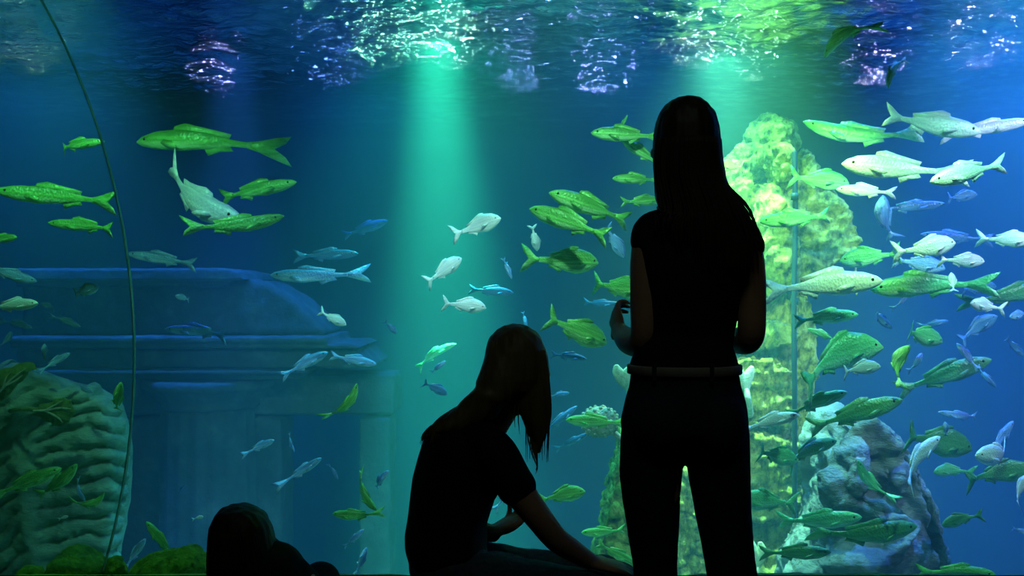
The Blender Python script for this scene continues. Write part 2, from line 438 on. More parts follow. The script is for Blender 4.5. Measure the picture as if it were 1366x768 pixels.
bm = bmesh.new()
px_block(bm, [(20, 504), (520, 504), (520, 562), (20, 562)], D + .35, D + .95, D)
rpart('lintel', weather(bm, .03, .015, 2), M['ruin'], ru)
# wall behind with a dark doorway, jambs
for nm, x0, x1, dd in (('jamb', 338, 374, .3), ('jamb', 478, 520, .3)):
    bm = bmesh.new(); p0, p1 = at(x0, 560, D + dd), at(x1, 560, D + dd)
    box(bm, (p0.x, D + dd, TZ0), (p1.x, D + dd + .5, p0.z + .02))
    rpart(nm, weather(bm, .03, .012, 2.5), M['ruin'], ru)
bm = bmesh.new(); p0, p1 = at(20, 560, D + .5), at(345, 560, D + .5)
box(bm, (p0.x, D + .5, TZ0), (p1.x, D + .9, p0.z + .05)); rpart('back_wall', weather(bm, .05, .02, 2), M['ruin'], ru)
# column
bm = bmesh.new(); c = at(276, 540, D + .25); r = 68 / F * D
secs = []
for k in range(40):
    z = TZ0 + (c.z - TZ0) * k / 39; rr = r * (1.06 - .10 * k / 39)
    secs.append((Vector((c.x, c.y + .1, z)), Vector((rr, 0, 0)), Vector((0, rr, 0))))
rs = loft(bm, secs, 72)
for q in rs:
    for i, v in enumerate(q):
        dv = v.co - Vector((c.x, c.y + .1, v.co.z)); v.co -= dv * (.045 * (i % 4 in (0, 1)) + .03 * (fbm(v.co, 3) + .3))
rpart('column_shaft', bm, M['ruin'], ru)
bm = bmesh.new()
zt = at(0, 508, D).z
for k, (z, f) in enumerate(((zt - .02, 1.25), (zt - .09, 1.28), (zt - .13, 1.12), (zt - .22, 1.0))):
    pass
secs = [(Vector((c.x, c.y + .1, z)), Vector((r * f, 0, 0)), Vector((0, r * f, 0))) for z, f in ((zt, 1.3), (zt - .08, 1.3), (zt - .1, 1.18), (zt - .16, 1.1), (zt - .2, 1.0), (zt - .25, 1.04), (zt - .28, .95))]
loft(bm, secs, 48); rpart('capital', weather(bm, .025, .01, 4), M['ruin'], ru)

# ------------------------------------------------------------------ rock tower at the right
def blob(bm, px, py, d, rx, ry, rd, tilt=0):
    c = at(px, py, d); k = d / F
    return ball(bm, c, (rx * k, rd, ry * k), Matrix.Rotation(math.radians(tilt), 3, 'Y'), 28, 18)
def rocky(bm, voxel, amp, sc, strata=0, smooth=2):
    b2 = fused(bm, voxel, smooth)
    def fn(p):
        h = amp * noise.fractal(Vector(p) * sc, .6, 2.0, 6)
        c = noise.cell(Vector((p.x * sc * 1.6, p.y * sc * 1.6, p.z * sc * 1.2)))
        h += amp * .35 * (c - .5) if False else 0
        h -= amp * .5 * max(0, .25 - abs(fbm(p + Vector((4, 7, 2)), sc * .8, 3))) * 3
        h -= .03 * max(0, .1 - abs(noise.noise(p * 4.5 + Vector((1, 5, 3))))) * 10
        h -= .016 * max(0, .14 - abs(noise.noise(p * 11))) * 7
        if strata: h += strata * math.sin(p.z * 60 + 5 * fbm(p, 2))
        return h
    displace(b2, fn); return b2
D = 7.0
tw = empty('rock_tower', at(1040, 740, D)); tw.location.z = TZ0 + .05
tag(tw, 'tall stacked rock tower coated in yellow-green algae, brightly lit beside the standing woman', 'rock')
# crown
bm = bmesh.new(); blob(bm, 1024, 192, D + .15, 38, 34, .26); blob(bm, 1008, 214, D + .15, 32, 30, .25); blob(bm, 1040, 184, D + .2, 22, 20, .2)
rpart('crown_stone', rocky(bm, .018, .05, 3), M['algae_rock'], tw)
bm = bmesh.new(); blob(bm, 990, 222, D + .1, 24, 36, .22, 20); blob(bm, 978, 262, D + .15, 30, 44, .25)
rpart('side_stone', rocky(bm, .018, .05, 3), M['algae_rock'], tw)
bm = bmesh.new(); blob(bm, 1040, 218, D - .1, 22, 28, .2); blob(bm, 1042, 232, D - .08, 19, 24, .2)
rpart('arched_stone', rocky(bm, .014, .03, 5), M['algae_rock'], tw)
bm = bmesh.new(); blob(bm, 1074, 214, D + .1, 12, 16, .14); blob(bm, 1078, 234, D + .1, 16, 20, .16)
rpart('knob', rocky(bm, .014, .03, 5), M['algae_rock'], tw)
# middle block with an overhanging right edge
bm = bmesh.new()
px_block(bm, [(955, 262), (1000, 244), (1060, 240), (1108, 244), (1122, 268), (1136, 296), (1150, 322), (1140, 338), (1118, 346), (1092, 362), (1062, 380), (1010, 400), (955, 400)], D - .1, D + .7, D)
rpart('overhang_block', rocky(bm, .02, .05, 2.6, .006, 6), M['algae_rock'], tw)
bm = bmesh.new(); blob(bm, 1032, 290, D - .12, 30, 46, .22); blob(bm, 1030, 345, D - .1, 36, 60, .24)
rpart('front_slab', rocky(bm, .018, .04, 3.2), M['algae_rock'], tw)
# dark waist and mossy pillar
bm = bmesh.new()
px_block(bm, [(960, 396), (1086, 388), (1094, 440), (1092, 500), (1086, 560), (1090, 640), (960, 640)], D + .02, D + .6, D)
rpart('pillar', rocky(bm, .02, .045, 3, .008, 4), M['algae_fringe'], tw)
bm = bmesh.new()
px_block(bm, [(960, 428), (1010, 424), (1046, 432), (1058, 446), (1052, 456), (1010, 462), (960, 464)], D - .22, D + .4, D)
rpart('ledge', rocky(bm, .016, .03, 4, 0, 3), M['algae_rock'], tw)
bm = bmesh.new()
px_block(bm, [(955, 476), (1000, 474), (1034, 482), (1050, 494), (1050, 530), (1056, 562), (1030, 560), (955, 566)], D - .28, D + .3, D)
rpart('algae_curtain', rocky(bm, .016, .04, 5, .012, 2), M['algae_fringe'], tw)
bm = bmesh.new()
px_block(bm, [(960, 566), (1010, 572), (1060, 590), (1078, 618), (1088, 650), (1092, 676), (1066, 684), (1020, 680), (960, 690)], D - .3, D + .5, D)
rpart('algae_skirt', rocky(bm, .016, .05, 5, .012, 2), M['algae_fringe'], tw)
bm = bmesh.new()
z1 = at(0, 676, D).z
for x0, x1, yt, dd in ((850, 1080, 690, 0), (820, 1096, 716, -.12), (800, 1110, 742, -.22)):
    p0, p1 = at(x0, yt, D), at(x1, yt, D); box(bm, (p0.x, D - .2 + dd, TZ0), (p1.x, D + .7, p0.z))
rpart('base_steps', rocky(bm, .03, .05, 3, .006, 3), M['algae_fringe'], tw)
# coursed wall seen between her legs
bm = bmesh.new()
for r_ in range(8):
    for c_ in range(6):
        x0 = 868 + c_ * 17 + (8 if r_ % 2 else 0); y0 = 612 + r_ * 19
        p0, p1 = at(x0, y0 + 17.5, D), at(x0 + 15.5, y0, D)
        box(bm, (p0.x, D - .36 - .03 * random.random(), p0.z), (p1.x, D - .1, p1.z))
rpart('coursed_blocks', rocky(bm, .012, .012, 6, 0, 1), M['algae_fringe'], tw)

pi = empty('pipe', at(1060, 500, D - .38)); tag(pi, 'thin dark vertical pipe running down the front of the tall rock tower', 'pipe')
bm = bmesh.new(); tube(bm, [at(1060, 204, D - .34), at(1061, 300, D - .38), at(1059, 400, D - .4), at(1060, 520, D - .4), at(1060, 600, D - .36), (at(1060, 600, D - .36).x, D - .36, TZ0 + .4)], [.019] * 6, n=12, sub=4)
rpart('tube', bm, M['pipe'], pi)
for yy in (262, 402):
    bm = bmesh.new(); p = at(1060, yy, D - .38); 
    loft(bm, [(p + Vector((0, 0, s)), Vector((.028, 0, 0)), Vector((0, .028, 0))) for s in (-.025, .025)], 12); rpart('clamp', bm, M['pipe'], pi)
bm = bmesh.new(); tube(bm, [at(1141, 318, D - .05), at(1142, 345, D - .06), at(1141, 372, D - .05), at(1143, 392, D - .05)], [.009] * 4, n=8)
tag(obj('rope', bm, M['rope']), 'short yellowish rope hanging from the right edge of the rock tower', 'rope')

# leaning slab left of the standing woman
bm = bmesh.new()
px_block(bm, [(846, 566), (872, 560), (900, 640), (900, 764), (796, 764), (799, 742), (806, 690), (820, 630), (834, 584)], 6.02, 6.4, 6.05)
b2 = rocky(bm, .016, .05, 3, 0, 8)
o = tag(obj('leaning_rock', b2, M['algae_rock']), 'pointed leaning rock slab rising just left of the standing woman\'s legs', 'rock')
bm = bmesh.new(); box(bm, (at(785, 0, 6.05).x, 5.98, TZ0 + .02), (at(905, 0, 6.05).x, 6.42, at(0, 768, 6.05).z))
tag(obj('rock_pedestal', rocky(bm, .04, .05, 2, 0, 4), M['boulder']), 'blocky rock at the frame bottom under the pointed leaning slab', 'rock')

# big grey boulder with a carved rim
D2 = 5.5
bo = empty('carved_boulder', at(1120, 800, D2)); bo.location.z = TZ0 + .05
tag(bo, 'big round grey-blue boulder with ridged face and rim at lower right of tower', 'rock')
bm = bmesh.new()
px_block(bm, [(1116, 650), (1116, 606), (1138, 568), (1166, 560), (1196, 592), (1222, 640), (1240, 692), (1250, 750), (1250, 1100), (1050, 1100), (1076, 772), (1108, 716)], D2 + .12, D2 + .85, D2 + .15)
ball(bm, at(1152, 750, D2 + .3), (78 / F * D2, .32, 150 / F * D2), None, 48, 36)
blob(bm, 1180, 684, D2 + .05, 40, 24, .16, 30); blob(bm, 1186, 722, D2 + .02, 50, 15, .18, -30); blob(bm, 1146, 742, D2 + .0, 60, 18, .18, -8)
blob(bm, 1190, 640, D2 + .12, 26, 26, .12, 30); blob(bm, 1130, 640, D2 + .08, 28, 56, .18, 20)
b2 = fused(bm, .014, 4)
def face(p):
    h = .05 * noise.fractal(p * 2.6, .65, 2.0, 6)
    h -= .05 * max(0, .2 - abs(fbm(p + Vector((3, 0, 8)), 1.5, 3))) * 5
    return h
displace(b2, face)
rpart('stone_body', b2, M['boulder'], bo)
bm = bmesh.new()
pts = [(1150, 560), (1172, 572), (1194, 598), (1214, 634), (1231, 672), (1243, 712), (1249, 750), (1251, 800), (1251, 900)]
tube(bm, [at(x, y, D2 + .32) for x, y in pts], [(.055, .17)] * 9, ref=(1, 0, 0), n=16, sub=5)
rpart('rim', rocky(bm, .014, .02, 5), M['boulder'], bo)

# fluted rock at the far left behind the curved pane
D3 = 5.2
bm = bmesh.new()
prof = [(-220, 540), (-120, 500), (-40, 492), (20, 502), (60, 512), (110, 524), (134, 540), (146, 575), (148, 640), (140, 720), (130, 830), (120, 1100), (-220, 1100)]
px_block(bm, prof, D3, D3 + .3, D3)
b2 = fused(bm, .014, 8)
ax = at(34, 560, D3)
def flute(p):
    if p.y > D3 + .2: return .02 * fbm(p, 3)
    px, py = p.x / p.y * F + 683, (CZ - p.z) / p.y * F + 384
    sx = 24 + (py - 540) * .12
    s = px - sx
    wob = 10 * fbm((px * .02, py * .02, 1), 1, 3)
    if s > 0: ph = (py + .30 * s - .0012 * s * s + wob) / 22.0
    else: ph = (py + .75 * s + wob) / 25.0
    g = abs(math.sin(ph * math.pi)) ** .35
    sp = math.exp(-(s / 15) ** 2)
    return .07 * (g - .6) * (1 - sp) + .06 * sp + .022 * noise.fractal(p * 7, .6, 2.0, 5)
displace(b2, flute)
o = obj('fluted_rock', b2, M['flute_rock']); tag(o, 'large fluted rock with a spine and raked grooves behind the curved pane', 'rock')

def sea_fan(name, stem, outline, veins, d, label, cy=0):
    root = empty(name, stem[0]); tag(root, label, 'coral')
    bm = bmesh.new(); tube(bm, stem, [.013] * (len(stem) - 1) + [.007], n=8); rpart('stalk', bm, M['fan'], root)
    bm = bmesh.new(); n = len(outline)
    P = [at(x, y, d) for x, y in outline]; c = sum(P, Vector()) / n
    fine = []
    for i in range(n):
        for s in range(4):
            q = P[i].lerp(P[(i+1) % n], s / 4)
            fine.append(q + (q - c).normalized() * (.014 * noise.noise(q * 30)))
    f = [bm.verts.new(p + Vector((0, -.006, 0))) for p in fine]; b = [bm.verts.new(p + Vector((0, .006, 0))) for p in fine]
    cf = bm.verts.new(c + Vector((0, -.02, 0))); cb = bm.verts.new(c + Vector((0, .0, 0)))
    for i in range(len(fine)):
        j = (i + 1) % len(fine)
        bm.faces.new((f[i], f[j], cf)); bm.faces.new((b[j], b[i], cb)); bm.faces.new((f[j], f[i], b[i], b[j]))
    web = rpart('web', bm, M['fan'], root)
    bm = bmesh.new()
    for v in veins: tube(bm, [at(x, y, d - .022) for x, y in v], [.006] * (len(v) - 1) + [.002], n=6, sub=4)
    rpart('veins', bm, M['coral_pink'], root)
sea_fan('sea_fan', [at(14, 548, 5.05), at(28, 545, 4.98), at(45, 546, 4.95), at(60, 550, 4.95)],
        [(48, 546), (58, 538), (68, 536), (74, 531), (84, 530), (88, 534), (94, 533), (96, 542), (101, 549), (95, 556), (90, 563), (80, 569), (72, 567), (64, 560), (54, 556), (42, 553)],
        [[(45, 548), (62, 547), (80, 544), (94, 545)], [(60, 548), (74, 540), (84, 534)], [(62, 549), (76, 556), (84, 564)]], 4.95,
        'lobed yellow-edged sea fan on a stalk, growing from the fluted rock spine')
sea_fan('sea_fan', [at(-20, 560, 5.05), at(-14, 540, 4.95), at(-5, 525, 4.95), at(6, 512, 4.95)],
        [(-6, 524), (-12, 505), (0, 492), (12, 491), (20, 486), (34, 483), (47, 485), (48, 492), (38, 495), (34, 503), (24, 512), (14, 524), (2, 536)],
        [[(0, 522), (16, 505), (34, 491)], [(4, 518), (8, 505), (14, 496)], [(8, 514), (20, 508), (30, 500)]], 4.95,
        'frilled green sea fan at the left frame edge above the fluted rock')

# mossy mounds by the glass
for (x0, x1, y0, tilt, label) in ((62, 142, 729, 0, 'tallest round mossy mound at the foot of the curved pane'),
                                  (136, 170, 741, 0, 'smallest dark mossy mound between the round mound and the long one'),
                                  (172, 282, 735, -9, 'long sloping mossy mound leading towards the crouching child'),
                                  (18, 62, 754, 0, 'low bright mossy mound at far left of the glass sill')):
    d = 3.72; c = at((x0 + x1) / 2, y0 + 30, d); k = d / F; zt = at(0, y0, d).z
    rx = (x1 - x0) / 2 * k * 1.0
    bm = bmesh.new(); zb = .01
    ball(bm, (c.x, d, zb), (rx, min(.2, rx), zt - zb), None, 40, 28)
    if tilt: ball(bm, (c.x + rx * .35, d, zb + .02), (rx * .6, .15, (zt - zb)), None, 30, 20); 
    b2 = fused(bm, .007, 2)
    displace(b2, lambda p: .014 * fbm(p, 14, 4) + .006 * fbm(p, 45, 2))
    for v in b2.verts: v.co.z -= .0
    o = obj('mossy_mound', b2, M['moss']); tag(o, label, 'rock', 'mossy mounds by the glass')

# corals
def nodule_coral(px, py, d, r, root_pt, label, mat):
    c = at(px, py, d); root = empty('soft_coral', root_pt); tag(root, label, 'coral')
    bm = bmesh.new(); tube(bm, [root_pt, (Vector(root_pt) + c) / 2 + Vector((.02, 0, 0)), c], [.03, .022, .02], n=10); rpart('stalk', bm, mat, root)
    bm = bmesh.new(); ball(bm, c, (r, r * .5, r * .8), None, 30, 20)
    for i in range(70):
        a = i * 2.39996; z = 1 - 2 * (i + .5) / 70; s = math.sqrt(1 - z * z)
        p = c + Vector((r * s * math.cos(a), r * .5 * s * math.sin(a), r * .8 * z)); ball(bm, p, (.013, .013, .013), None, 8, 6)
    rpart('head', bm, mat, root)
nodule_coral(800, 562, 5.95, .125, at(850, 610, 6.08), 'rounded knobbly coral head poking out left of the standing woman\'s hip', M['coral_pink'])
def frond(pts, root_pt, d, label, mid):
    root = empty('coral_frond', root_pt); tag(root, label, 'coral')
    for lobe in pts:
        bm = bmesh.new(); P = [at(x, y, d) for x, y in lobe]
        tube(bm, P, [(.02, .012)] + [(.036, .014)] * (len(P) - 2) + [(.018, .01)], ref=(1, 0, .3), n=12)
        rpart('lobe', bm, M['coral'], root)
    bm = bmesh.new(); tube(bm, [root_pt, at(*mid, d), at(*pts[0][0], d)], [.03, .025, .02], n=10); rpart('stalk', bm, M['coral'], root)
frond([[(838, 518), (830, 506), (824, 495), (822, 488)], [(838, 518), (836, 506), (837, 497), (840, 490)]], at(856, 600, 6.1), 5.95, 'pale two-lobed coral tip just left of the standing woman\'s belt', (846, 550))
frond([[(996, 520), (991, 508), (987, 498), (986, 490)], [(996, 520), (997, 508), (1000, 498), (1003, 490)]], at(1000, 552, 6.7), 6.55, 'pale lobed coral beside the right end of the standing woman\'s belt', (998, 536))
frond([[(1010, 758), (1008, 744), (1002, 728), (998, 716)], [(1010, 758), (1014, 744), (1016, 734), (1014, 724)]], at(1006, 792, 6.5), 6.42, 'pale upright coral low beside the standing woman\'s right shin', (1008, 775))

# ------------------------------------------------------------------ fish
def lerp_tab(tab, t):
    for (a, x), (b, y) in zip(tab, tab[1:]):
        if t <= b:
            f = (t - a) / (b - a); f = f * f * (3 - 2 * f) if a == 0 else f
            return x + (y - x) * f
    return tab[-1][1]
SHAPES = {   # half height (top, bottom) along the body from the nose to the tail root, as a share of the length
 'L': ([(0, .004), (.06, .034), (.2, .062), (.45, .074), (.7, .055), (.86, .026), (1, .018)], [(0, .004), (.06, .032), (.2, .062), (.45, .078), (.7, .055), (.86, .024), (1, .018)], .62),
 'S': ([(0, .006), (.05, .045), (.18, .088), (.42, .112), (.68, .080), (.87, .030), (1, .024)], [(0, .006), (.05, .038), (.2, .085), (.45, .105), (.7, .07), (.87, .028), (1, .024)], .6),
 'B': ([(0, .008), (.06, .075), (.18, .145), (.38, .19), (.62, .14), (.84, .052), (1, .036)], [(0, .008), (.06, .055), (.2, .12), (.42, .165), (.68, .11), (.86, .042), (1, .036)], .48),
}
def fish_meshes(kind, bend, vb):
    top, bot, wf = SHAPES[kind]
    BL = .80                                  # body share of the whole length
    def warp(p):
        s = p.x - .1
        back = max(0.0, -(p.x - .2))
        return Vector((p.x, p.y + bend * back * back * 1.6, p.z + vb * s * s * 1.3))
    out = {}
    bm = bmesh.new(); secs = []
    for k in range(23):
        t = (k / 22); t = t * t * (3 - 2 * t) * .45 + t * .55
        a, b = lerp_tab(top, t), lerp_tab(bot, t)
        x = .5 - BL * t
        c = Vector((x, 0, (a - b) / 2)); h = (a + b) / 2
        wd = h * wf * (1.15 - .55 * t)
        secs.append((c, Vector((0, wd, 0)), Vector((0, 0, h))))
    loft(bm, secs, 18)
    for v in bm.verts: v.co = warp(v.co)
    out['body'] = bm
    def fin(pts, th=.007):
        b = bmesh.new(); n = len(pts)
        c = sum((Vector((p[0], 0, p[1])) for p in pts), Vector()) / n
        f = [b.verts.new((p[0], -th * .35, p[1])) for p in pts]; k = [b.verts.new((p[0], th * .35, p[1])) for p in pts]
        cf = b.verts.new(c + Vector((0, -th, 0))); ck = b.verts.new(c + Vector((0, th, 0)))
        for i in range(n):
            j = (i + 1) % n
            b.faces.new((f[i], f[j], cf)); b.faces.new((k[j], k[i], ck)); b.faces.new((f[j], f[i], k[i], k[j]))
        return b
    H = max(y for _, y in top)
    zt = lambda x: lerp_tab(top, min(1, max(0, (.5 - x) / BL))) 
    zb = lambda x: -lerp_tab(bot, min(1, max(0, (.5 - x) / BL)))
    ts = max(.095, H * .95)
    b = fin([(-.27, .02), (-.34, .04), (-.43, ts * .85), (-.5, ts * 1.12), (-.47, ts * .5), (-.415, 0), (-.47, -ts * .5), (-.5, -ts * 1.12), (-.43, -ts * .85), (-.34, -.04), (-.27, -.02)], .01)
    out['tail_fin'] = b
    dh = .045 if kind == 'L' else .055
    xs = [.2, .12, .02, -.08, -.17]
    b = fin([(x, zt(x) - .02) for x in xs[::-1]] + [(.18, zt(.18) + dh * .5), (.1, zt(.1) + dh), (0, zt(0) + dh * .75), (-.1, zt(-.1) + dh * .7), (-.19, zt(-.19) + dh * .8)])
    out['dorsal_fin'] = b
    xs = [-.02, -.1, -.17]
    b = fin([(x, zb(x) + .02) for x in xs] + [(-.2, zb(-.2) - dh * .7), (-.12, zb(-.12) - dh * .6), (-.05, zb(-.05) - dh)])
    out['anal_fin'] = b
    for v in [v for k in ('tail_fin', 'dorsal_fin', 'anal_fin') for v in out[k].verts]: v.co = warp(v.co)
    b = fin([(.27, -.01), (.24, .015), (.15, .0), (.11, -.035), (.14, -.05), (.22, -.03)], .006)
    hw = lerp_tab(top, .32) * wf * .92
    for v in b.verts: v.co = Vector((v.co.x, v.co.y * 1 + hw + (.27 - v.co.x) * .28, v.co.z - .01))
    b2 = b.copy()
    for v in b2.verts: v.co.y *= -1
    out['pectoral_fin'] = [b, b2]
    ex = .5 - BL * .11; ez = lerp_tab(top, .11) * .35; ew = (lerp_tab(top, .11) + lerp_tab(bot, .11)) / 2 * wf * .98
    er = .011 if kind == 'L' else .014
    eyes = []
    for s in (-1, 1):
        b = bmesh.new(); ball(b, (ex, s * ew, ez), (er, er * .6, er), None, 10, 8); eyes.append(b)
    out['eye'] = eyes
    for b in [out['pectoral_fin'][0], out['pectoral_fin'][1]] + eyes:
        for v in b.verts: v.co = warp(v.co)
    return out
PROTO = {}
def proto(kind, bend, vb, colr):
    key = (kind, bend, vb, colr)
    if key in PROTO: return PROTO[key]
    parts = []
    for nm, bms in fish_meshes(kind, bend, vb).items():
        for b in (bms if isinstance(bms, list) else [bms]):
            me = bpy.data.meshes.new('fish_' + nm if nm == 'body' else nm)
            bmesh.ops.recalc_face_normals(b, faces=b.faces); b.to_mesh(me); b.free()
            for p in me.polygons: p.use_smooth = True
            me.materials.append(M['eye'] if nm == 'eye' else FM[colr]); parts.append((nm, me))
    PROTO[key] = parts
    return parts
KINDNAME = {'L': ('slender_fish', 'slender fish cruising the tank'), 'S': ('jack_fish', 'spindle-shaped fish in the tank'), 'B': ('bream_fish', 'deep-bodied fish in the tank')}
frnd = random.Random(3)
def fish(px, py, length, ang, kind, colr, d, label, vb=0.0, yaw=None):
    if yaw is None: yaw = frnd.uniform(-22, 22)
    bend = frnd.choice((-.5, -.25, 0, .25, .5))
    a, yw = math.radians(ang), math.radians(yaw)
    x = Vector((math.cos(a) * math.cos(yw), math.sin(yw), math.sin(a) * math.cos(yw))).normalized()
    up = Vector((0, -.12, 1)) if abs(math.sin(a)) < .9 else Vector((1, -.1, .2))
    y = up.cross(x).normalized(); z = x.cross(y)
    L = length / F * d / max(.5, math.cos(yw))
    R = Matrix((x, y, z)).transposed().to_4x4()
    nm, grp = KINDNAME[kind]
    prt = proto(kind, bend, vb, colr)
    root = bpy.data.objects.new(nm, prt[0][1]); COL.objects.link(root)
    root.matrix_world = Matrix.Translation(at(px, py, d)) @ R @ Matrix.Diagonal((L, L, L, 1))
    tag(root, label, 'fish', grp)
    for n_, me in prt[1:]:
        c = bpy.data.objects.new(n_, me); COL.objects.link(c); c.parent = root
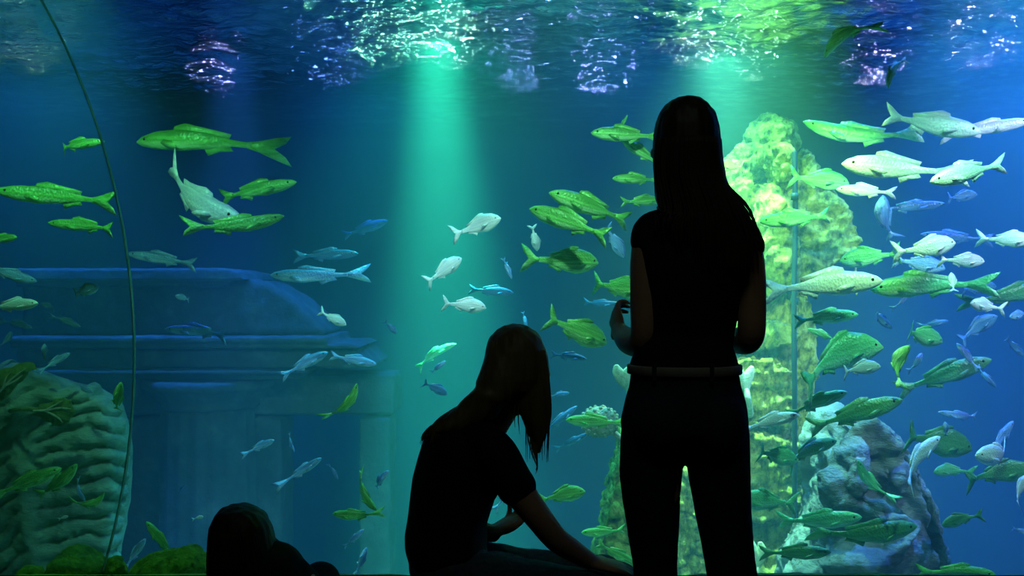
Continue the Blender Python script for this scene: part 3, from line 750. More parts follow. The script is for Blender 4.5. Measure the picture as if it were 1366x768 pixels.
FISH = [
 # behind the curved pane
 (100, 193, 88, 4, 'L', 'g', 4.6, 'slender green fish, uppermost of those behind the curved left pane'),
 (80, 262, 152, 176, 'L', 'g', 4.6, 'long green fish behind the curved pane, second from the top'),
 (116, 301, 104, 176, 'L', 'g', 4.5, 'green fish nosing the pane edge, third from the top at left'),
 (2, 319, 52, 5, 'S', 'g', 4.6, 'bright green fish cut by the left frame edge, above the blue one there'),
 (12, 366, 66, -17, 'S', 'b', 4.8, 'pale blue fish at the left frame edge between two bright green ones'),
 (18, 407, 74, 4, 'S', 'w', 4.5, 'brightest pale green fish at the left frame edge'),
 (112, 388, 46, 12, 'B', 'b', 5.0, 'small pale blue fish with spread fins right of the bright left edge fish'),
 (66, 408, 26, 170, 'B', 'n', 5.6, 'tiny dim blue fish just right of the brightest left edge fish'),
 (88, 428, 42, -22, 'S', 'n', 5.4, 'dim blue fish slanting down behind the curved pane centre'),
 (24, 432, 44, -14, 'S', 'n', 5.5, 'dim blue fish below the brightest left edge fish'),
 (9, 454, 26, 70, 'B', 'n', 5.2, 'small blue fish tilted upright at the left edge above the frilled sea fan'),
 (58, 470, 24, 80, 'B', 'b', 5.0, 'tiny upright blue fish above the lobed sea fan'),
 (74, 482, 42, 32, 'S', 'b', 5.0, 'blue fish rising right beside the tiny upright one'),
 (110, 518, 34, -14, 'S', 'b', 5.0, 'small blue fish right above the lobed sea fan'),
 (155, 534, 56, 66, 'S', 'g', 4.6, 'green fish climbing steeply beside the curved pane edge'),
 (36, 643, 88, 22, 'S', 'g', 4.6, 'dark green fish rising along the fluted rock from the left frame edge'),
 (77, 646, 76, 40, 'S', 'g', 4.5, 'bright green leaf-like fish rising in front of the fluted rock', .25),
 (120, 674, 46, 22, 'S', 'g', 4.7, 'green curled fish low on the fluted rock', .9),
 (104, 654, 34, -55, 'S', 'b', 4.9, 'pale blue fish diving onto the green curled one'),
 (85, 690, 13, 15, 'B', 'w', 4.6, 'tiny white fish shape added for a lamp glint below the fluted rock grooves'),  # fish shape stands in for a glint of lamp light
 # over the ruin
 (263, 187, 186, 176, 'L', 'g', 5.2, 'long thin green fish swimming highest above the ruin', -.12),
 (256, 268, 158, -27, 'S', 'w', 5.0, 'large white-blue fish with its tail raised, above the ruin', .35),
 (338, 254, 124, 9, 'L', 'g', 5.1, 'green fish right of the large white-blue fish tail'),
 (312, 301, 130, 9, 'L', 'g', 4.6, 'green fish under the nose of the large white-blue fish', .15),
 (219, 345, 98, 172, 'L', 'b', 5.6, 'blue fish skimming the top of the ruin gable'),
 (245, 397, 24, 170, 'B', 'b', 5.4, 'tiny pale blue fish in front of the ruin gable'),
 (268, 441, 100, 178, 'L', 'n', 6.2, 'dim blue fish along the ruin cornice'),
 (434, 340, 92, 2, 'L', 'n', 6.0, 'dim blue fish, upper one of a pair right of the gable'),
 (420, 368, 124, 179, 'L', 'b', 5.8, 'long blue fish, lower one of a pair right of the gable'),
 (444, 425, 38, -28, 'B', 'w', 5.2, 'small white-blue round fish right of the broken gable slope'),
 (406, 485, 68, 26, 'S', 'b', 5.4, 'blue-green fish rising across the ruin frieze'),
 (471, 480, 62, -12, 'S', 'b', 5.6, 'blue fish at the right end of the ruin frieze'),
 (464, 541, 58, 60, 'S', 'g', 4.9, 'bright green bent fish climbing right of the ruin doorway top', .5),
 (521, 436, 24, -50, 'B', 'n', 5.6, 'tiny blue fish in open water between ruin and seated woman\'s head'),
 (487, 305, 64, 20, 'S', 'n', 8.0, 'faint far fish in dark water right of the green pair above the ruin'),
 (347, 595, 44, 24, 'S', 'b', 5.4, 'blue fish at the ruin jamb above the crouching child'),
 (387, 590, 27, -60, 'S', 'b', 5.4, 'small blue fish nosing down in the ruin doorway'),
 (404, 627, 66, 34, 'L', 'b', 5.2, 'slim blue fish rising across the ruin doorway'),
 (445, 628, 25, -62, 'S', 'b', 5.0, 'small bright blue fish right of the slim one in the doorway'),
 (484, 658, 58, -52, 'S', 'g', 4.8, 'green fish diving onto another green one beside the doorway', .4),
 (474, 688, 64, 178, 'S', 'g', 4.8, 'green level fish low between child and seated woman'),
 (506, 642, 42, 50, 'S', 'b', 5.1, 'pale blue fish rising right of the diving green one'),
 (472, 719, 36, 44, 'S', 'b', 5.0, 'blue fish under the level green fish near the sill'),
 (481, 749, 40, 68, 'S', 'b', 5.0, 'lowest blue fish, climbing from the sill beside the seated woman\'s back'),
 (215, 722, 66, 128, 'S', 'g', 4.7, 'dark green fish climbing above the long mossy mound'),
 (181, 737, 46, 55, 'S', 'b', 4.4, 'slim pale blue fish beside the small dark mossy mound'),
 (265, 690, 14, 10, 'B', 'w', 4.8, 'tiny white fish shape added for a lamp reflection before the ruin column base'),  # small lamp reflection, built as a fish shape
 (241, 652, 22, 40, 'L', 'n', 6.0, 'tiny dim fish halfway down the ruin column'),
 # in and beside the green shaft
 (637, 302, 66, 18, 'B', 'w', 5.4, 'pale green deep fish, highest of three bright ones in the green shaft'),
 (592, 361, 58, 36, 'B', 'w', 5.4, 'white fish tilted up, middle one of three in the green shaft'),
 (619, 407, 60, -8, 'B', 'w', 5.3, 'white fish tilted down, lowest of three bright ones in the green shaft'),
 (655, 388, 60, -5, 'S', 'n', 6.0, 'dim blue fish right of the lowest bright shaft fish'),
 (677, 358, 30, -68, 'S', 'b', 5.6, 'small pale blue fish diving right of the shaft'),
 (713, 318, 34, -78, 'B', 'w', 5.5, 'small white-blue fish hanging nose-down below the big green pair'),
 (577, 473, 70, 32, 'L', 't', 6.2, 'sea-green slim fish rising left of the seated woman\'s head', -.3),
 (584, 490, 28, 40, 'S', 'b', 5.6, 'small pale blue fish just under the sea-green slim one'),
 (580, 517, 38, -32, 'B', 'n', 5.6, 'dim blue fish diving above the seated woman\'s back'),
 (678, 358, 18, -70, 'S', 'n', 6.6, 'tiny dim blue fish shadowing the small pale blue diver'),
 (790, 277, 122, 162, 'S', 'g', 5.0, 'big green fish, upper one of the pair left of the standing woman'),
 (762, 297, 118, 160, 'S', 'g', 4.9, 'big green fish, lower one of the pair left of the standing woman'),
 (754, 349, 92, -2, 'B', 'g', 5.1, 'green forked-tail fish level with the standing woman\'s upper arm'),
 (820, 322, 50, -62, 'B', 'b', 5.5, 'blue fish diving close to the standing woman\'s shoulder'),
 (826, 384, 78, -8, 'B', 'g', 5.2, 'green fish half hidden by the standing woman\'s arm'),
 (769, 441, 92, -24, 'B', 'g', 5.0, 'bright green fish with raised tail left of the standing woman\'s elbow'),
 (800, 405, 54, 0, 'L', 'n', 6.2, 'dim blue slim fish above the bright raised-tail fish'),
 (758, 475, 50, -10, 'S', 'n', 5.8, 'dim blue fish right of the seated woman\'s head'),
 (700, 426, 22, -76, 'S', 'n', 6.0, 'tiny dim fish just over the seated woman\'s crown'),
 (836, 180, 96, 177, 'S', 'g', 5.2, 'green fish nearest the standing woman\'s face'),
 (856, 204, 66, 145, 'S', 'g', 5.3, 'green fish turning down beside the standing woman\'s cheek'),
 (830, 166, 30, 60, 'L', 'g', 5.3, 'small green fish darting up above the one nearest the standing woman\'s face'),
 (850, 239, 66, 178, 'S', 'g', 5.2, 'green level fish at the standing woman\'s chin height'),
 (856, 268, 60, 5, 'S', 'g', 5.3, 'green fish under the level one, at the standing woman\'s neck'),
 (795, 562, 80, 178, 'S', 'g', 5.6, 'green fish passing in front of the knobbly coral head'),
 (686, 553, 32, 40, 'B', 'g', 5.6, 'bright green fish seen under the seated woman\'s hanging hair'),
 (750, 660, 62, 12, 'B', 'g', 5.2, 'bright green fish above the seated woman\'s forearm'),
 (676, 661, 58, 50, 'S', 'b', 5.6, 'blue fish seen between the seated woman\'s arm and chest'),
 (745, 561, 64, 36, 'L', 'n', 6.4, 'dim blue fish right of the seated woman\'s hanging hair'),
 (762, 590, 54, 30, 'L', 'n', 6.4, 'dim blue fish below the knobbly coral head'),
 (716, 524, 30, 10, 'S', 'n', 6.4, 'dim fish hidden mostly by the seated woman\'s front hair'),
 (745, 526, 30, 5, 'S', 'n', 6.3, 'small dim blue fish right of the seated woman\'s chin'),
 (806, 710, 62, 178, 'S', 'g', 5.6, 'green fish low in front of the pointed leaning slab'),
 (822, 738, 60, -30, 'S', 'g', 5.2, 'green fish diving behind the seated woman\'s knee'),
 # tower and right
 (975, 222, 44, 178, 'B', 'w', 5.6, 'pale cyan fish peeking out right of the standing woman\'s hair'),
 (1064, 292, 98, 184, 'S', 't', 5.2, 'sea-green fish crossing the middle of the rock tower'),
 (1092, 240, 74, -10, 'B', 't', 5.8, 'sea-green deep fish over the tower\'s right shoulder'),
 (1156, 255, 72, 174, 'S', 'w', 5.6, 'pale fish just right of the tower\'s right shoulder'),
 (1178, 292, 62, 104, 'B', 'b', 5.4, 'pale blue fish hanging nose-up right of the tower overhang', .5),
 (1213, 276, 84, 4, 'L', 'n', 5.8, 'dim blue slim fish beside the nose-up pale blue one'),
 (1148, 181, 146, 168, 'L', 't', 5.8, 'long pale-backed fish, leftmost of the top right group', .25),
 (1238, 166, 132, -11, 'S', 'w', 5.0, 'white fish, highest of the top right group'),
 (1312, 172, 108, 8, 'L', 'w', 5.3, 'long white-violet fish at the top right by the frame edge'),
 (1192, 225, 146, 176, 'S', 'w', 5.0, 'big white fish heading for the tower under the highest one'),
 (1292, 230, 120, 194, 'S', 'w', 4.5, 'big white fish nose-down right of the other big white one'),
 (1281, 262, 44, 6, 'B', 'n', 5.6, 'small dim blue fish below the two big white fish'),
 (1161, 343, 76, 188, 'B', 't', 5.1, 'sea-green fish just right of the hanging rope'),
 (1236, 331, 82, 10, 'B', 'w', 5.0, 'bright white fish right of the sea-green one by the rope'),
 (1226, 352, 66, -12, 'B', 'b', 5.3, 'blue fish under the bright white one by the rope'),
 (1284, 348, 58, -2, 'B', 'w', 5.0, 'smaller bright white fish right of the blue one'),
 (1344, 320, 64, -2, 'B', 'w', 5.0, 'bright white fish cut by the right frame edge'),
 (1272, 316, 92, 176, 'L', 'n', 5.9, 'dim blue fish behind the white one at the right edge'),
 (1096, 379, 148, 3, 'S', 'w', 5.0, 'long pale green fish across the tower below its overhang'),
 (1232, 380, 144, 185, 'S', 't', 5.0, 'long sea-green fish right of the pale one under the overhang'),
 (1270, 377, 28, 84, 'B', 'w', 4.8, 'tiny upright white fish in front of the long sea-green one'),
 (1303, 384, 54, 4, 'B', 'n', 5.4, 'dim blue fish right of the tiny upright white one'),
 (1314, 408, 50, 172, 'B', 'w', 5.0, 'pale violet fish below the dim one near the right edge'),
 (1352, 394, 108, 16, 'S', 'd', 5.4, 'dull green fish leaving through the right frame edge'),
 (1206, 400, 32, 60, 'B', 'b', 5.3, 'small pale blue fish under the long sea-green one'),
 (1100, 423, 86, 5, 'S', 't', 5.2, 'sea-green fish at the tower waist'),
 (1098, 446, 40, 160, 'S', 'd', 5.9, 'dull fish in the shade of the tower waist'),
 (1173, 425, 50, -32, 'S', 'n', 5.4, 'dim blue fish slanting down left of the bright striped green one'),
 (1226, 447, 74, -16, 'B', 't', 4.9, 'bright green-white fish with raised tail right of the tower'),
 (1195, 482, 52, 72, 'B', 'g', 5.2, 'green curled fish under the raised-tail bright one', .6),
 (1223, 484, 32, 52, 'B', 'b', 5.3, 'small blue fish beside the green curled one'),
 (1112, 474, 138, 16, 'B', 't', 4.9, 'largest sea-green fish, right of the tower waist', -.3),
 (1146, 491, 58, 4, 'B', 'w', 4.8, 'small pale green fish in front of the largest sea-green one'),
 (1258, 501, 122, 22, 'S', 'd', 5.6, 'long dull green fish rising right of the curled one'),
 (1302, 437, 60, 32, 'B', 'n', 5.3, 'dim blue barred fish rising near the right edge'),
 (1290, 475, 44, 128, 'S', 'b', 5.2, 'slim blue fish nose-up below the barred one'),
 (1315, 503, 34, -50, 'S', 'n', 5.4, 'small dim fish below the slim nose-up blue one'),
 (1361, 420, 36, 190, 'B', 'b', 5.1, 'pale blue fish tail-out at the right frame edge'),
 (1246, 432, 36, 14, 'S', 'n', 5.8, 'dim small fish behind the raised-tail bright one'),
 (1352, 462, 44, -40, 'S', 'n', 5.6, 'dim slanting fish close to the right edge under the pale blue one'),
 (1088, 537, 86, 20, 'S', 't', 5.1, 'pale green fish, right one of two crossing the algae curtain'),
 (1026, 561, 76, 14, 'S', 'w', 5.0, 'pale green fish, left one of two crossing the algae curtain'),
 (1140, 552, 122, 20, 'S', 'd', 5.3, 'long dull green fish above the round boulder'),
 (1034, 607, 70, -18, 'B', 't', 5.0, 'pale sea-green fish with raised tail beside the standing woman\'s thigh'),
 (1074, 600, 96, 12, 'S', 'd', 5.4, 'dull green fish beside the raised-tail one at thigh height'),
 (1160, 643, 66, 130, 'S', 't', 5.0, 'sea-green bent fish climbing the round boulder', .5),
 (1219, 612, 100, 33, 'S', 'w', 4.9, 'bright green-white fish rising off the round boulder rim'),
 (1246, 588, 116, -14, 'B', 'd', 5.2, 'large dull green fish crossing above the bright rising one'),
 (1268, 627, 50, 184, 'B', 't', 5.1, 'small sea-green fish right of the bright rising one'),
 (1283, 555, 64, 170, 'L', 'b', 5.4, 'slim blue fish in open water above the large dull one'),
 (1262, 573, 22, 100, 'B', 'b', 5.0, 'tiny blue upright fish above the large dull one'),
 (1333, 586, 66, 42, 'S', 'b', 5.1, 'pale blue fish with tail raised near the right edge', .1),
 (1334, 608, 82, 176, 'B', 'w', 4.9, 'pale green-white fish at the right edge under the tail-raised blue one'),
 (1330, 630, 84, 8, 'B', 'd', 5.3, 'dull green fish under the pale green-white one at right'),
 (1358, 652, 56, 36, 'B', 'w', 4.9, 'pale blue deep fish low at the right frame edge'),
 (1282, 692, 54, 200, 'B', 'd', 5.2, 'dull green fish alone in dark water right of the boulder'),
 (1024, 669, 84, 174, 'B', 't', 5.0, 'sea-green fish beside the standing woman\'s knee'),
 (1092, 695, 104, 11, 'S', 't', 5.0, 'sea-green fish crossing the boulder\'s left part'),
 (1160, 714, 136, 9, 'S', 'd', 5.0, 'long dull green fish crossing low in front of the boulder'),
 (1060, 737, 92, 3, 'S', 'd', 5.1, 'dull fish low right of the standing woman\'s shin'),
 (1274, 764, 96, 2, 'S', 'g', 4.8, 'green fish lowest in the picture right of the boulder foot'),
 (1362, 708, 30, -20, 'S', 'b', 5.3, 'tiny blue fish lowest at the right frame edge'),
 (1002, 440, 34, 20, 'B', 't', 5.6, 'pale fish seen past the standing woman\'s right elbow'),
 # near the surface
 (1128, 44, 76, 214, 'S', 'd', 5.6, 'green bent fish nearest the water surface, upper of two', -.7),
 (1192, 90, 56, 240, 'S', 'd', 5.5, 'green bent fish near the water surface, lower of two', -.7),
]
for row in FISH: fish(*row)

# ------------------------------------------------------------------ people in front of the glass
def head(bm, c, yaw, pitch, roll=0, s=1.0):
    """head facing local +Y; c is the centre of the skull"""
    R = Matrix.Rotation(yaw, 3, 'Z') @ Matrix.Rotation(pitch, 3, 'X') @ Matrix.Rotation(roll, 3, 'Y')
    def b(p, r, tilt=0):
        rr = R @ Matrix.Rotation(tilt, 3, 'X')
        ball(bm, Vector(c) + R @ (Vector(p) * s), (r[0]*s, r[1]*s, r[2]*s), rr, 20, 14)
    b((0, -.012, .02), (.074, .093, .088)); b((0, .030, -.035), (.060, .058, .078)); b((0, .052, -.085), (.036, .034, .026))
    b((0, .074, .028), (.050, .020, .018)); b((0, .092, -.018), (.011, .016, .026), -.25); b((0, .101, -.034), (.014, .012, .010))
    b((0, .083, -.058), (.022, .011, .007)); b((0, .082, -.068), (.019, .011, .007)); b((0, .078, -.094), (.018, .014, .014))
    for sx in (-1, 1):
        b((sx*.034, .066, -.022), (.024, .022, .022)); b((sx*.031, .076, .006), (.013, .012, .010)); b((sx*.075, -.006, -.012), (.010, .018, .030), .2)
    return R
def hand(bm, wrist, d, nrm, side, curl=.5, s=1.0, spread=.12):
    """palm and five fingers; d along the palm, nrm out of the palm side, side = +1/-1 for the thumb"""
    d = Vector(d).normalized(); nrm = Vector(nrm); nrm = (nrm - d * nrm.dot(d)).normalized(); x = d.cross(nrm) * side
    W = Vector(wrist)
    tube(bm, [W - d*.01*s, W + d*.03*s, W + d*.062*s, W + d*.088*s], [(.026*s, .017*s), (.034*s, .016*s), (.039*s, .014*s), (.036*s, .010*s)], ref=x, n=14)
    for k, (off, L) in enumerate(((.030, .070), (.010, .080), (-.010, .074), (-.029, .058))):
        p = W + d*.084*s + x*off*s; pts = [p - d*.015*s]; a = 0; fd = (d + x*(off/.03)*spread).normalized()
        q = p; pts.append(q)
        for seg, fr in enumerate((.42, .32, .26)):
            a += curl * (.55 + .35 * seg) * (1 + .12 * k); v = fd * math.cos(a) + nrm * math.sin(a)
            q = q + v * L * fr * s; pts.append(q)
        tube(bm, pts, [.0092*s, .0094*s, .0086*s, .0078*s, .0062*s], ref=x, n=10, sub=3)
    t0 = W + d*.028*s + x*.026*s; t1 = t0 + (x*.8 + d*.5 + nrm*.25).normalized()*.034*s; t2 = t1 + (x*.35 + d*.85 + nrm*.35).normalized()*.030*s; t3 = t2 + (d*.9 + nrm*.45 - x*.05).normalized()*.024*s
    tube(bm, [t0 - x*.012*s, t0, t1, t2, t3], [.012*s, .0135*s, .0115*s, .010*s, .0075*s], ref=nrm, n=10, sub=3)
def strands(bm, roots, rad=.0022):
    for pts in roots: tube(bm, pts, [rad] * (len(pts) - 1) + [rad * .3], n=5, sub=4, cap=False)
hr = random.Random(11)

# ---- standing woman
SD = 2.4
def S(px, py, dy=0.0): 
    p = at(px, py, SD); return Vector((p.x, SD + dy, p.z))
K = SD / F
bm = bmesh.new()
R_h = head(bm, S(915, 192, .01), math.radians(32), math.radians(4))
tube(bm, [S(915, 215, -.01), S(917, 250, -.015), S(920, 290, -.02)], [.052, .050, .058], n=18)
tube(bm, [S(913, 582), S(913, 560, -.005), S(914, 510), S(916, 455, .01), S(920, 400, .0), S(922, 345, -.01), S(922, 312, -.012), S(920, 290, -.01)],
     [(.12, .05), (.155, .100), (.135, .09), (.112, .082), (.122, .095), (.135, .098), (.135, .075), (.075, .055)], n=28)
LA = [S(868, 315, -.01), S(862, 350, -.015), S(859, 400, -.02), S(857, 452, -.01), S(846, 458, .08), S(838, 446, .19)]
tube(bm, LA, [.048, .045, .040, .036, .037, .025], n=16)
hand(bm, S(838, 445, .20), (-.05, .75, .45), (.95, .1, -.2), 1, .55)
RA = [S(985, 318, -.01), S(995, 350, -.015), S(999, 400, -.02), S(1000, 448, -.01), S(994, 456, .08), S(972, 446, .19)]
tube(bm, RA, [.048, .045, .040, .036, .037, .025], n=16)
hand(bm, S(970, 445, .20), (-.7, .6, .2), (-.5, -.6, .1), -1, .55)
for hx, pts in ((0, [S(872, 575), S(872, 660, .01), S(873, 765, .015), S(876, 850, -.01), S(878, 960, -.02)]), (1, [S(956, 575), S(966, 660, .005), S(978, 765, .0), S(984, 850, -.03), S(988, 960, -.05)])):
    tube(bm, pts, [.082, .072, .052, .052, .036], n=18)
    e = pts[-1]; tube(bm, [e + Vector((0, -.02, -.02)), e + Vector((0, .06, -.035)), e + Vector((0, .16, -.045))], [.036, .034, .024], n=12)
woman = obj('person', fused(bm, .0055, 3), M['skin'])
tag(woman, 'standing woman seen from behind in black top and dark jeans, long straight hair', 'person')
# top
bm = bmesh.new()
tube(bm, [S(913, 489), S(914, 470, .002), S(916, 452, .01), S(920, 400), S(922, 350, -.012), S(922, 318, -.014), S(921, 302, -.012), S(920, 288, -.012)],
     [(.146, .102), (.134, .098), (.124, .094), (.134, .104), (.148, .108), (.150, .088), (.125, .072), (.066, .060)], n=32)
tube(bm, [S(884, 302, -.012), S(866, 308, -.012), S(861, 322, -.014)], [.048, .046, .045], n=18)
tube(bm, [S(962, 302, -.012), S(984, 310, -.012), S(994, 328, -.014)], [.050, .049, .048], n=18)
b2 = fused(bm, .007, 3); displace(b2, lambda p: .003 * fbm(p, 9, 3)); obj('top', b2, M['shirt'], woman)
# jeans
bm = bmesh.new()
tube(bm, [S(913, 594), S(913, 572), S(913, 545, -.005), S(913, 515), S(913, 490)], [(.125, .05), (.168, .112), (.165, .114), (.149, .104), (.143, .100)], n=32)
tube(bm, [S(871, 575), S(869, 640, .01), S(872, 700, .012), S(875, 768, .015), S(876, 850, -.01), S(878, 950, -.02)], [.085, .083, .071, .060, .064, .056], n=20)
tube(bm, [S(957, 575), S(961, 640, .005), S(968, 700, .002), S(977, 768, .0), S(988, 850, -.03), S(992, 950, -.05)], [.085, .081, .071, .067, .076, .066], n=20)
for sx in (-1, 1): ball(bm, S(913 + sx * 38, 560, -.06), (.075, .075, .085), None)
b2 = fused(bm, .007, 3); displace(b2, lambda p: .004 * fbm(p, 7, 4)); obj('jeans', b2, M['jeans'], woman)
# belt
bm = bmesh.new(); secs = []
for dz, k in ((-.0125, 1.0), (-.010, 1.02), (.010, 1.02), (.0125, 1.0)):
    secs.append((S(913, 492) + Vector((0, 0, dz)), Vector((.150 * k, 0, 0)), Vector((0, .106 * k, 0))))
loft(bm, secs, 48); belt = obj('belt', bm, M['belt'], woman)
for px in (866, 938):
    bm = bmesh.new(); x = S(px, 492); yb = SD - .106 * 1.03 * math.sqrt(max(0, 1 - ((x.x - S(913, 0).x) / .153) ** 2))
    box(bm, (x.x - .005, yb - .005, x.z - .022), (x.x + .005, yb + .004, x.z + .022)); obj('belt_loop', bm, M['jeans'], belt, smooth=False)
for e in (S(878, 960, -.02), S(988, 960, -.05)):
    bm = bmesh.new(); tube(bm, [Vector((e.x, e.y - .03, .045)), Vector((e.x, e.y + .05, .048)), Vector((e.x, e.y + .15, .038)), Vector((e.x, e.y + .2, .032))], [(.040, .044), (.043, .046), (.044, .036), (.03, .028)], ref=(1, 0, 0), n=16)
    b2 = fused(bm, .008, 2)
    for v in b2.verts: v.co.z = max(v.co.z, .002)
    obj('shoe', b2, M['shoe'], woman)
# hair
bm = bmesh.new(); secs = []
rows = [(131.5, 914, 6, -.02, .02), (135, 914, 18, -.02, .05), (142, 914, 28, -.02, .068), (154, 914, 36.5, -.02, .084), (172, 914, 42.5, -.02, .094), (195, 914, 44.5, -.022, .096), (220, 915, 45.5, -.03, .088), (246, 916.5, 47, -.045, .07), (268, 919, 50, -.062, .055), (290, 928, 53, -.082, .042), (312, 938, 50, -.098, .03), (334, 950, 43, -.104, .022), (350, 957, 33, -.106, .016), (360, 960, 22, -.107, .010)]
for y, cx, hw, dy, b in rows: secs.append((S(cx, y, dy), Vector((hw * K, 0, 0)), Vector((0, b, 0))))
loft(bm, secs, 40)
b2 = fused(bm, .006, 2)
displace(b2, lambda p: .004 * noise.noise(Vector((p.x * 70, p.y * 70, p.z * 4))))
L = []
for i in range(170):
    u = hr.uniform(-1, 1); x0 = 914 + 44 * u; x1 = 930 + 62 * u + hr.uniform(-5, 5); y1 = hr.uniform(330, 372) - 55 * max(0, -u) 
    back = -math.sqrt(max(0.02, 1 - u * u))
    L.append([S(x0, 190, -.022 + .098 * back), S(x0 + 3 * u, 240, -.045 + .075 * back), S((x0 + x1) / 2 + 4, 285, -.083 + .045 * back), S(x1 - 2, (285 + y1) / 2, -.10 + .03 * back), S(x1, y1, -.108 + .014 * back)])
for i in range(26):    # loose strands over the right shoulder
    x1 = hr.uniform(975, 1003); y1 = hr.uniform(305, 350)
    L.append([S(938 + hr.uniform(0, 8), 190, -.07), S(952 + hr.uniform(0, 8), 245, -.07), S(x1 - 12, 285, -.085), S(x1, y1, -.10)])
strands(b2, L); obj('hair', b2, M['hair_dark'], woman)

# ---- seated woman
TD = 2.62; G = 2.62 / 2.5
def tubeg(bm, pts, rad, **k): return tube(bm, pts, [tuple(q * G for q in r) if isinstance(r, tuple) else r * G for r in rad], **k)
KT = TD / F
def T(px, py, dy=0.0):
    p = at(px, py, TD); return Vector((p.x, TD + dy, p.z))
bm = bmesh.new()
hc = T(692, 494, .0)
head(bm, hc, math.radians(-48), math.radians(-30), 0, 1.02)
tubeg(bm, [T(684, 515, -.005), T(668, 545), T(648, 572)], [.050, .048, .056], n=18)
tubeg(bm, [T(600, 762), T(597, 728), T(598, 690), T(607, 640), T(620, 600), T(636, 575)], [(.10, .15), (.102, .15), (.095, .125), (.105, .135), (.10, .15), (.062, .09)], n=28)
# near arm, palm down on the knee
tubeg(bm, [T(660, 590, -.13), T(676, 614, -.155), T(694, 641, -.165), T(718, 673, -.165), T(738, 699, -.15), T(760, 718, -.12), T(784, 736, -.09)], [.05, .045, .041, .036, .033, .030, .023], n=16)
hand(bm, T(785, 737, -.088), (.95, .12, -.22), (.1, .15, -1), 1, .25)
# far arm, hand turned up
tubeg(bm, [T(648, 588, .15), at(632, 640, TD + .19), at(618, 694, TD + .19), at(638, 706, TD + .15), at(657, 712, TD + .10)], [.045, .04, .034, .031, .024], n=16)
hand(bm, at(656, 711, TD + .10), (.66, .55, .26), (-.2, -.1, .97), 1, .52, 1.05, .45)
# legs
for dy, k in ((-.09, 0), (.11, 4)):
    tubeg(bm, [T(640, 772 + k * 3, dy), T(690, 774 + k * 3, dy), T(800 + k, 788 - k, dy)], [.066, .064, .056], n=18)
    tubeg(bm, [T(802 + k, 786 - k, dy), T(800 + k, 850, dy), T(740, 945, dy)], [.056, .054, .036], n=16)
    e = T(738, 950, dy); tubeg(bm, [e + Vector((-.02, 0, -.015)), e + Vector((.08, 0, -.03)), e + Vector((.17, 0, -.04))], [.034, .032, .022], n=12)
girl = obj('person', fused(bm, .0055, 3), M['skin'])
tag(girl, 'seated woman in black T-shirt and jeans, bent forward with long fair-brown hair hanging down', 'person')
bm = bmesh.new()
tubeg(bm, [T(596, 733), T(595, 716), T(597, 690), T(605, 650), T(609, 622), T(618, 594), T(632, 572), T(644, 562)],
     [(.110, .160), (.1135, .162), (.109, .150), (.116, .152), (.112, .160), (.106, .168), (.085, .13), (.055, .07)], n=32)
ball(bm, T(644, 642, -.06), (.050, .06, .05), None); ball(bm, T(644, 640, .07), (.050, .06, .05), None)
tubeg(bm, [T(640, 580, -.10), T(664, 594, -.14), T(678, 616, -.158), T(688, 633, -.162)], [.060, .056, .053, .053], n=18)
tubeg(bm, [T(640, 580, .10), T(650, 592, .15), T(650, 630, .19)], [.055, .052, .050], n=18)
b2 = fused(bm, .007, 3); displace(b2, lambda p: .004 * fbm(p, 8, 3)); obj('t_shirt', b2, M['shirt'], girl)
bm = bmesh.new()
tubeg(bm, [T(596, 776), T(597, 762), T(599, 742), T(598, 728)], [(.085, .12), (.107, .165), (.106, .162), (.104, .155)], n=32)
for dy, k in ((-.09, 0), (.11, 4)):
    tubeg(bm, [T(604, 766 + 3 * k, dy), T(650, 766 + 3 * k, dy), T(720, 772 + 3 * k, dy), T(775, 778 + 2 * k, dy), T(806 + k, 790 - k, dy)], [.084, .081, .073, .068, .063], n=20)
    tubeg(bm, [T(806 + k, 788 - k, dy), T(802 + k, 850, dy), T(744, 940, dy)], [.063, .062, .058], n=18)
for q, (x, y) in enumerate(((652, 736), (664, 738), (678, 740))): tubeg(bm, [T(x - 16, y + 6, -.15), T(x, y - 5, -.10), T(x + 18, y - 2, -.03)], [.010, .014, .008], n=10)
b2 = fused(bm, .007, 2); displace(b2, lambda p: .004 * fbm(p, 9, 4)); obj('jeans', b2, M['jeans_faded'], girl)
for dy in (-.09, .11):
    e = T(738, 950, dy); bm = bmesh.new(); tubeg(bm, [Vector((e.x - .03, e.y, .045)), Vector((e.x + .06, e.y, .048)), Vector((e.x + .15, e.y, .038)), Vector((e.x + .2, e.y, .032))], [(.044, .040), (.046, .043), (.036, .044), (.028, .03)], ref=(0, 0, 1), n=16)
    b2 = fused(bm, .008, 2)
    for v in b2.verts: v.co.z = max(v.co.z, .002)
    obj('shoe', b2, M['shoe'], girl)
bm = bmesh.new(); secs = []
for y, l, r, b in ((432, 682, 692, .02), (434.5, 671, 704, .04), (440, 662, 713, .06), (450, 654, 722, .078), (466, 648, 728.5, .09), (484, 644, 731.5, .096), (502, 640, 733, .096), (518, 634, 728, .088), (530, 630, 712, .06)):
    c = T((l + r) / 2, y, -.012); secs.append((c, Vector(((r - l) / 2 * KT, 0, 0)), Vector((0, b, 0))))
loft(bm, secs, 36)
tubeg(bm, [T(672, 480, -.05), T(664, 506, -.07), T(652, 528, -.08), T(630, 546, -.09), T(606, 559, -.10), T(582, 569, -.10)], [(.052, .05), (.058, .05), (.056, .045), (.043, .04), (.028, .035), (.010, .02)], ref=(.6, 0, .8), n=18)
tubeg(bm, [T(710, 476, -.02), T(711, 512, -.04), T(713, 542, -.05), T(716, 572, -.05), T(718, 598, -.045)], [(.044, .05), (.046, .045), (.042, .038), (.028, .026), (.008, .008)], n=16)
b2 = fused(bm, .006, 2)
displace(b2, lambda p: .004 * noise.noise(Vector((p.x * 60, p.y * 60, p.z * 8))))
L = []
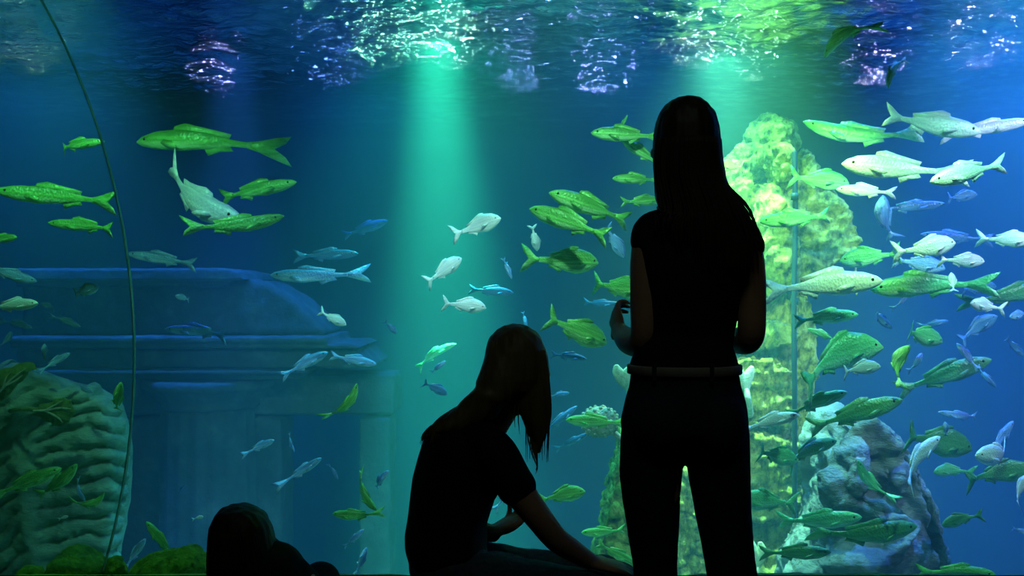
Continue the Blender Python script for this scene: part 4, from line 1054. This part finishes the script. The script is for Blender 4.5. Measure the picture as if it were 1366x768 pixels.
for i in range(110):   # over the back
    u = hr.random(); x1 = 566 + 72 * u + hr.uniform(-6, 6); y1 = 578 + 2 * u + hr.uniform(-9, 9)
    L.append([T(655 + 22 * u, 455 + hr.uniform(-6, 20), -.07), T(646 + 22 * u, 505, -.095), T(624 + 28 * u, 538 + 5 * u, -.11), T((600 + 32 * u + x1) / 2 - 4, 560 + 5 * u, -.12), T(x1, y1, -.115)])
for i in range(60):    # hanging in front
    u = hr.random(); x1 = 700 + 32 * u; y1 = hr.uniform(565, 612)
    L.append([T(698 + 28 * u, 465, -.06), T(702 + 30 * u, 510, -.075), T(701 + 33 * u, 545, -.07), T(x1, y1, -.055)])
L.append([T(706, 500, -.07), T(702, 540, -.07), T(704, 580, -.06), T(711, 605, -.055), T(716, 618, -.05), T(714, 627, -.05)])
for q in range(5): L.append([T(703 + q, 500, -.07), T(705 + q, 545, -.07), T(709 + q * 1.5, 590, -.06), T(716, 612 + q, -.055), T(714 + q * .5, 622, -.05)])
L.append([T(690, 520, -.06), T(686, 545, -.06), T(687, 566, -.055)]); L.append([T(694, 520, -.06), T(691, 548, -.06), T(693, 575, -.055)])
strands(b2, L); obj('hair', b2, M['hair_light'], girl)
# bench under her
bench = empty('bench', T(640, 970)); bench.location = (T(640, 0).x, 2.6, 0)
tag(bench, 'low dark bench under the seated woman', 'bench')
bm = bmesh.new(); box(bm, (T(540, 0).x, 2.40, .245), (T(745, 0).x, 2.79, .285)); bmesh.ops.bevel(bm, geom=bm.edges[:], offset=.006, segments=2, affect='EDGES'); rpart('seat', bm, M['room'], bench)
for x in (T(555, 0).x, T(690, 0).x):
    for y in (2.44, 2.75):
        bm = bmesh.new(); loft(bm, [(Vector((x, y, z)), Vector((r, 0, 0)), Vector((0, r, 0))) for z, r in ((0, .02), (.25, .026))], 14); rpart('leg', bm, M['room'], bench)

# ---- crouching child at the left
CD = 2.45
def C(px, py, dy=0.0):
    p = at(px, py, CD); return Vector((p.x, CD + dy, p.z))
bm = bmesh.new()
head(bm, C(325, 724, .02), math.radians(12), math.radians(-18), 0, .84)
tube(bm, [C(330, 735), C(342, 762), C(350, 785)], [.042, .045, .06], n=16)
tube(bm, [C(352, 905, -.06), C(352, 870, -.09), C(354, 820, -.07), C(354, 780, -.02), C(350, 765, .0)], [(.11, .09), (.125, .10), (.12, .09), (.12, .085), (.06, .05)], n=24)
for s in (-1, 1):
    x = 354 + s * 48
    tube(bm, [C(354 + s * 28, 890, -.06), C(x, 850, .10), C(x, 815, .24)], [.075, .066, .055], n=16)
    tube(bm, [C(x, 817, .24), C(x, 890, .18), C(x, 955, .12)], [.053, .050, .034], n=16)
    e = C(x, 960, .12); tube(bm, [e + Vector((0, -.02, -.015)), e + Vector((0, .08, -.025)), e + Vector((0, .15, -.032))], [.03, .03, .02], n=12)
    tube(bm, [C(354 + s * 50, 775, -.01), C(354 + s * 60, 820, .06), C(354 + s * 50, 835, .2), C(354 + s * 26, 820, .30)], [.042, .037, .033, .022], n=14)
    hand(bm, C(354 + s * 24, 818, .305), (-s * .9, .35, 0), (0, -.6, -.6), 1 if s > 0 else -1, .4, .85)
kid = obj('person', fused(bm, .006, 3), M['skin'])
tag(kid, 'crouching child in dark clothes with bowed head, in front of the ruin column', 'person')
bm = bmesh.new()
tube(bm, [C(352, 900, -.07), C(352, 860, -.09), C(355, 810, -.07), C(357, 775, -.03), C(354, 752, .0), C(346, 736, .01)], [(.128, .112), (.138, .118), (.136, .108), (.128, .10), (.096, .08), (.055, .055)], n=28)
for s in (-1, 1): tube(bm, [C(356 + s * 36, 766, -.02), C(356 + s * 56, 800, .03), C(354 + s * 58, 832, .1), C(354 + s * 46, 834, .22)], [.052, .05, .046, .04], n=16)
b2 = fused(bm, .007, 3); displace(b2, lambda p: .005 * fbm(p, 8, 3)); obj('jacket', b2, M['shirt'], kid)
bm = bmesh.new()
tube(bm, [C(352, 925, -.05), C(352, 900, -.07), C(352, 870, -.08)], [(.12, .10), (.135, .115), (.13, .115)], n=24)
for s in (-1, 1):
    x = 354 + s * 48
    tube(bm, [C(354 + s * 28, 890, -.06), C(x, 850, .10), C(x, 815, .24)], [.082, .073, .062], n=16)
    tube(bm, [C(x, 817, .24), C(x, 890, .18), C(x, 950, .12)], [.06, .058, .046], n=16)
b2 = fused(bm, .007, 2); obj('trousers', b2, M['jeans'], kid)
for s in (-1, 1):
    e = C(354 + s * 48, 960, .12); bm = bmesh.new(); tube(bm, [Vector((e.x, e.y - .03, .04)), Vector((e.x, e.y + .05, .042)), Vector((e.x, e.y + .12, .034)), Vector((e.x, e.y + .16, .03))], [(.036, .038), (.038, .04), (.04, .032), (.028, .026)], ref=(1, 0, 0), n=14)
    b2 = fused(bm, .008, 2)
    for v in b2.verts: v.co.z = max(v.co.z, .002)
    obj('shoe', b2, M['shoe'], kid)
bm = bmesh.new(); secs = []
for y, cx, hw, dy, b in ((674, 318, 8, .0, .03), (677, 318, 20, .0, .055), (684, 319, 31, .0, .074), (698, 321, 39, .0, .086), (716, 323, 43, -.005, .088), (734, 326, 45, -.015, .08), (750, 330, 47, -.03, .06), (764, 333, 46, -.045, .045), (774, 334, 38, -.055, .03)):
    secs.append((C(cx, y, dy), Vector((hw / F * CD, 0, 0)), Vector((0, b, 0))))
loft(bm, secs, 32); b2 = fused(bm, .006, 2); displace(b2, lambda p: .005 * noise.noise(Vector((p.x * 60, p.y * 60, p.z * 6))))
L = []
for i in range(70):
    u = hr.uniform(-1, 1); bk = -math.sqrt(max(.02, 1 - u * u))
    L.append([C(320 + 38 * u, 700, .088 * bk), C(325 + 44 * u, 735, -.015 + .085 * bk), C(332 + 48 * u, hr.uniform(762, 785), -.05 + .05 * bk)])
strands(b2, L); obj('hair', b2, M['hair_dark'], kid)
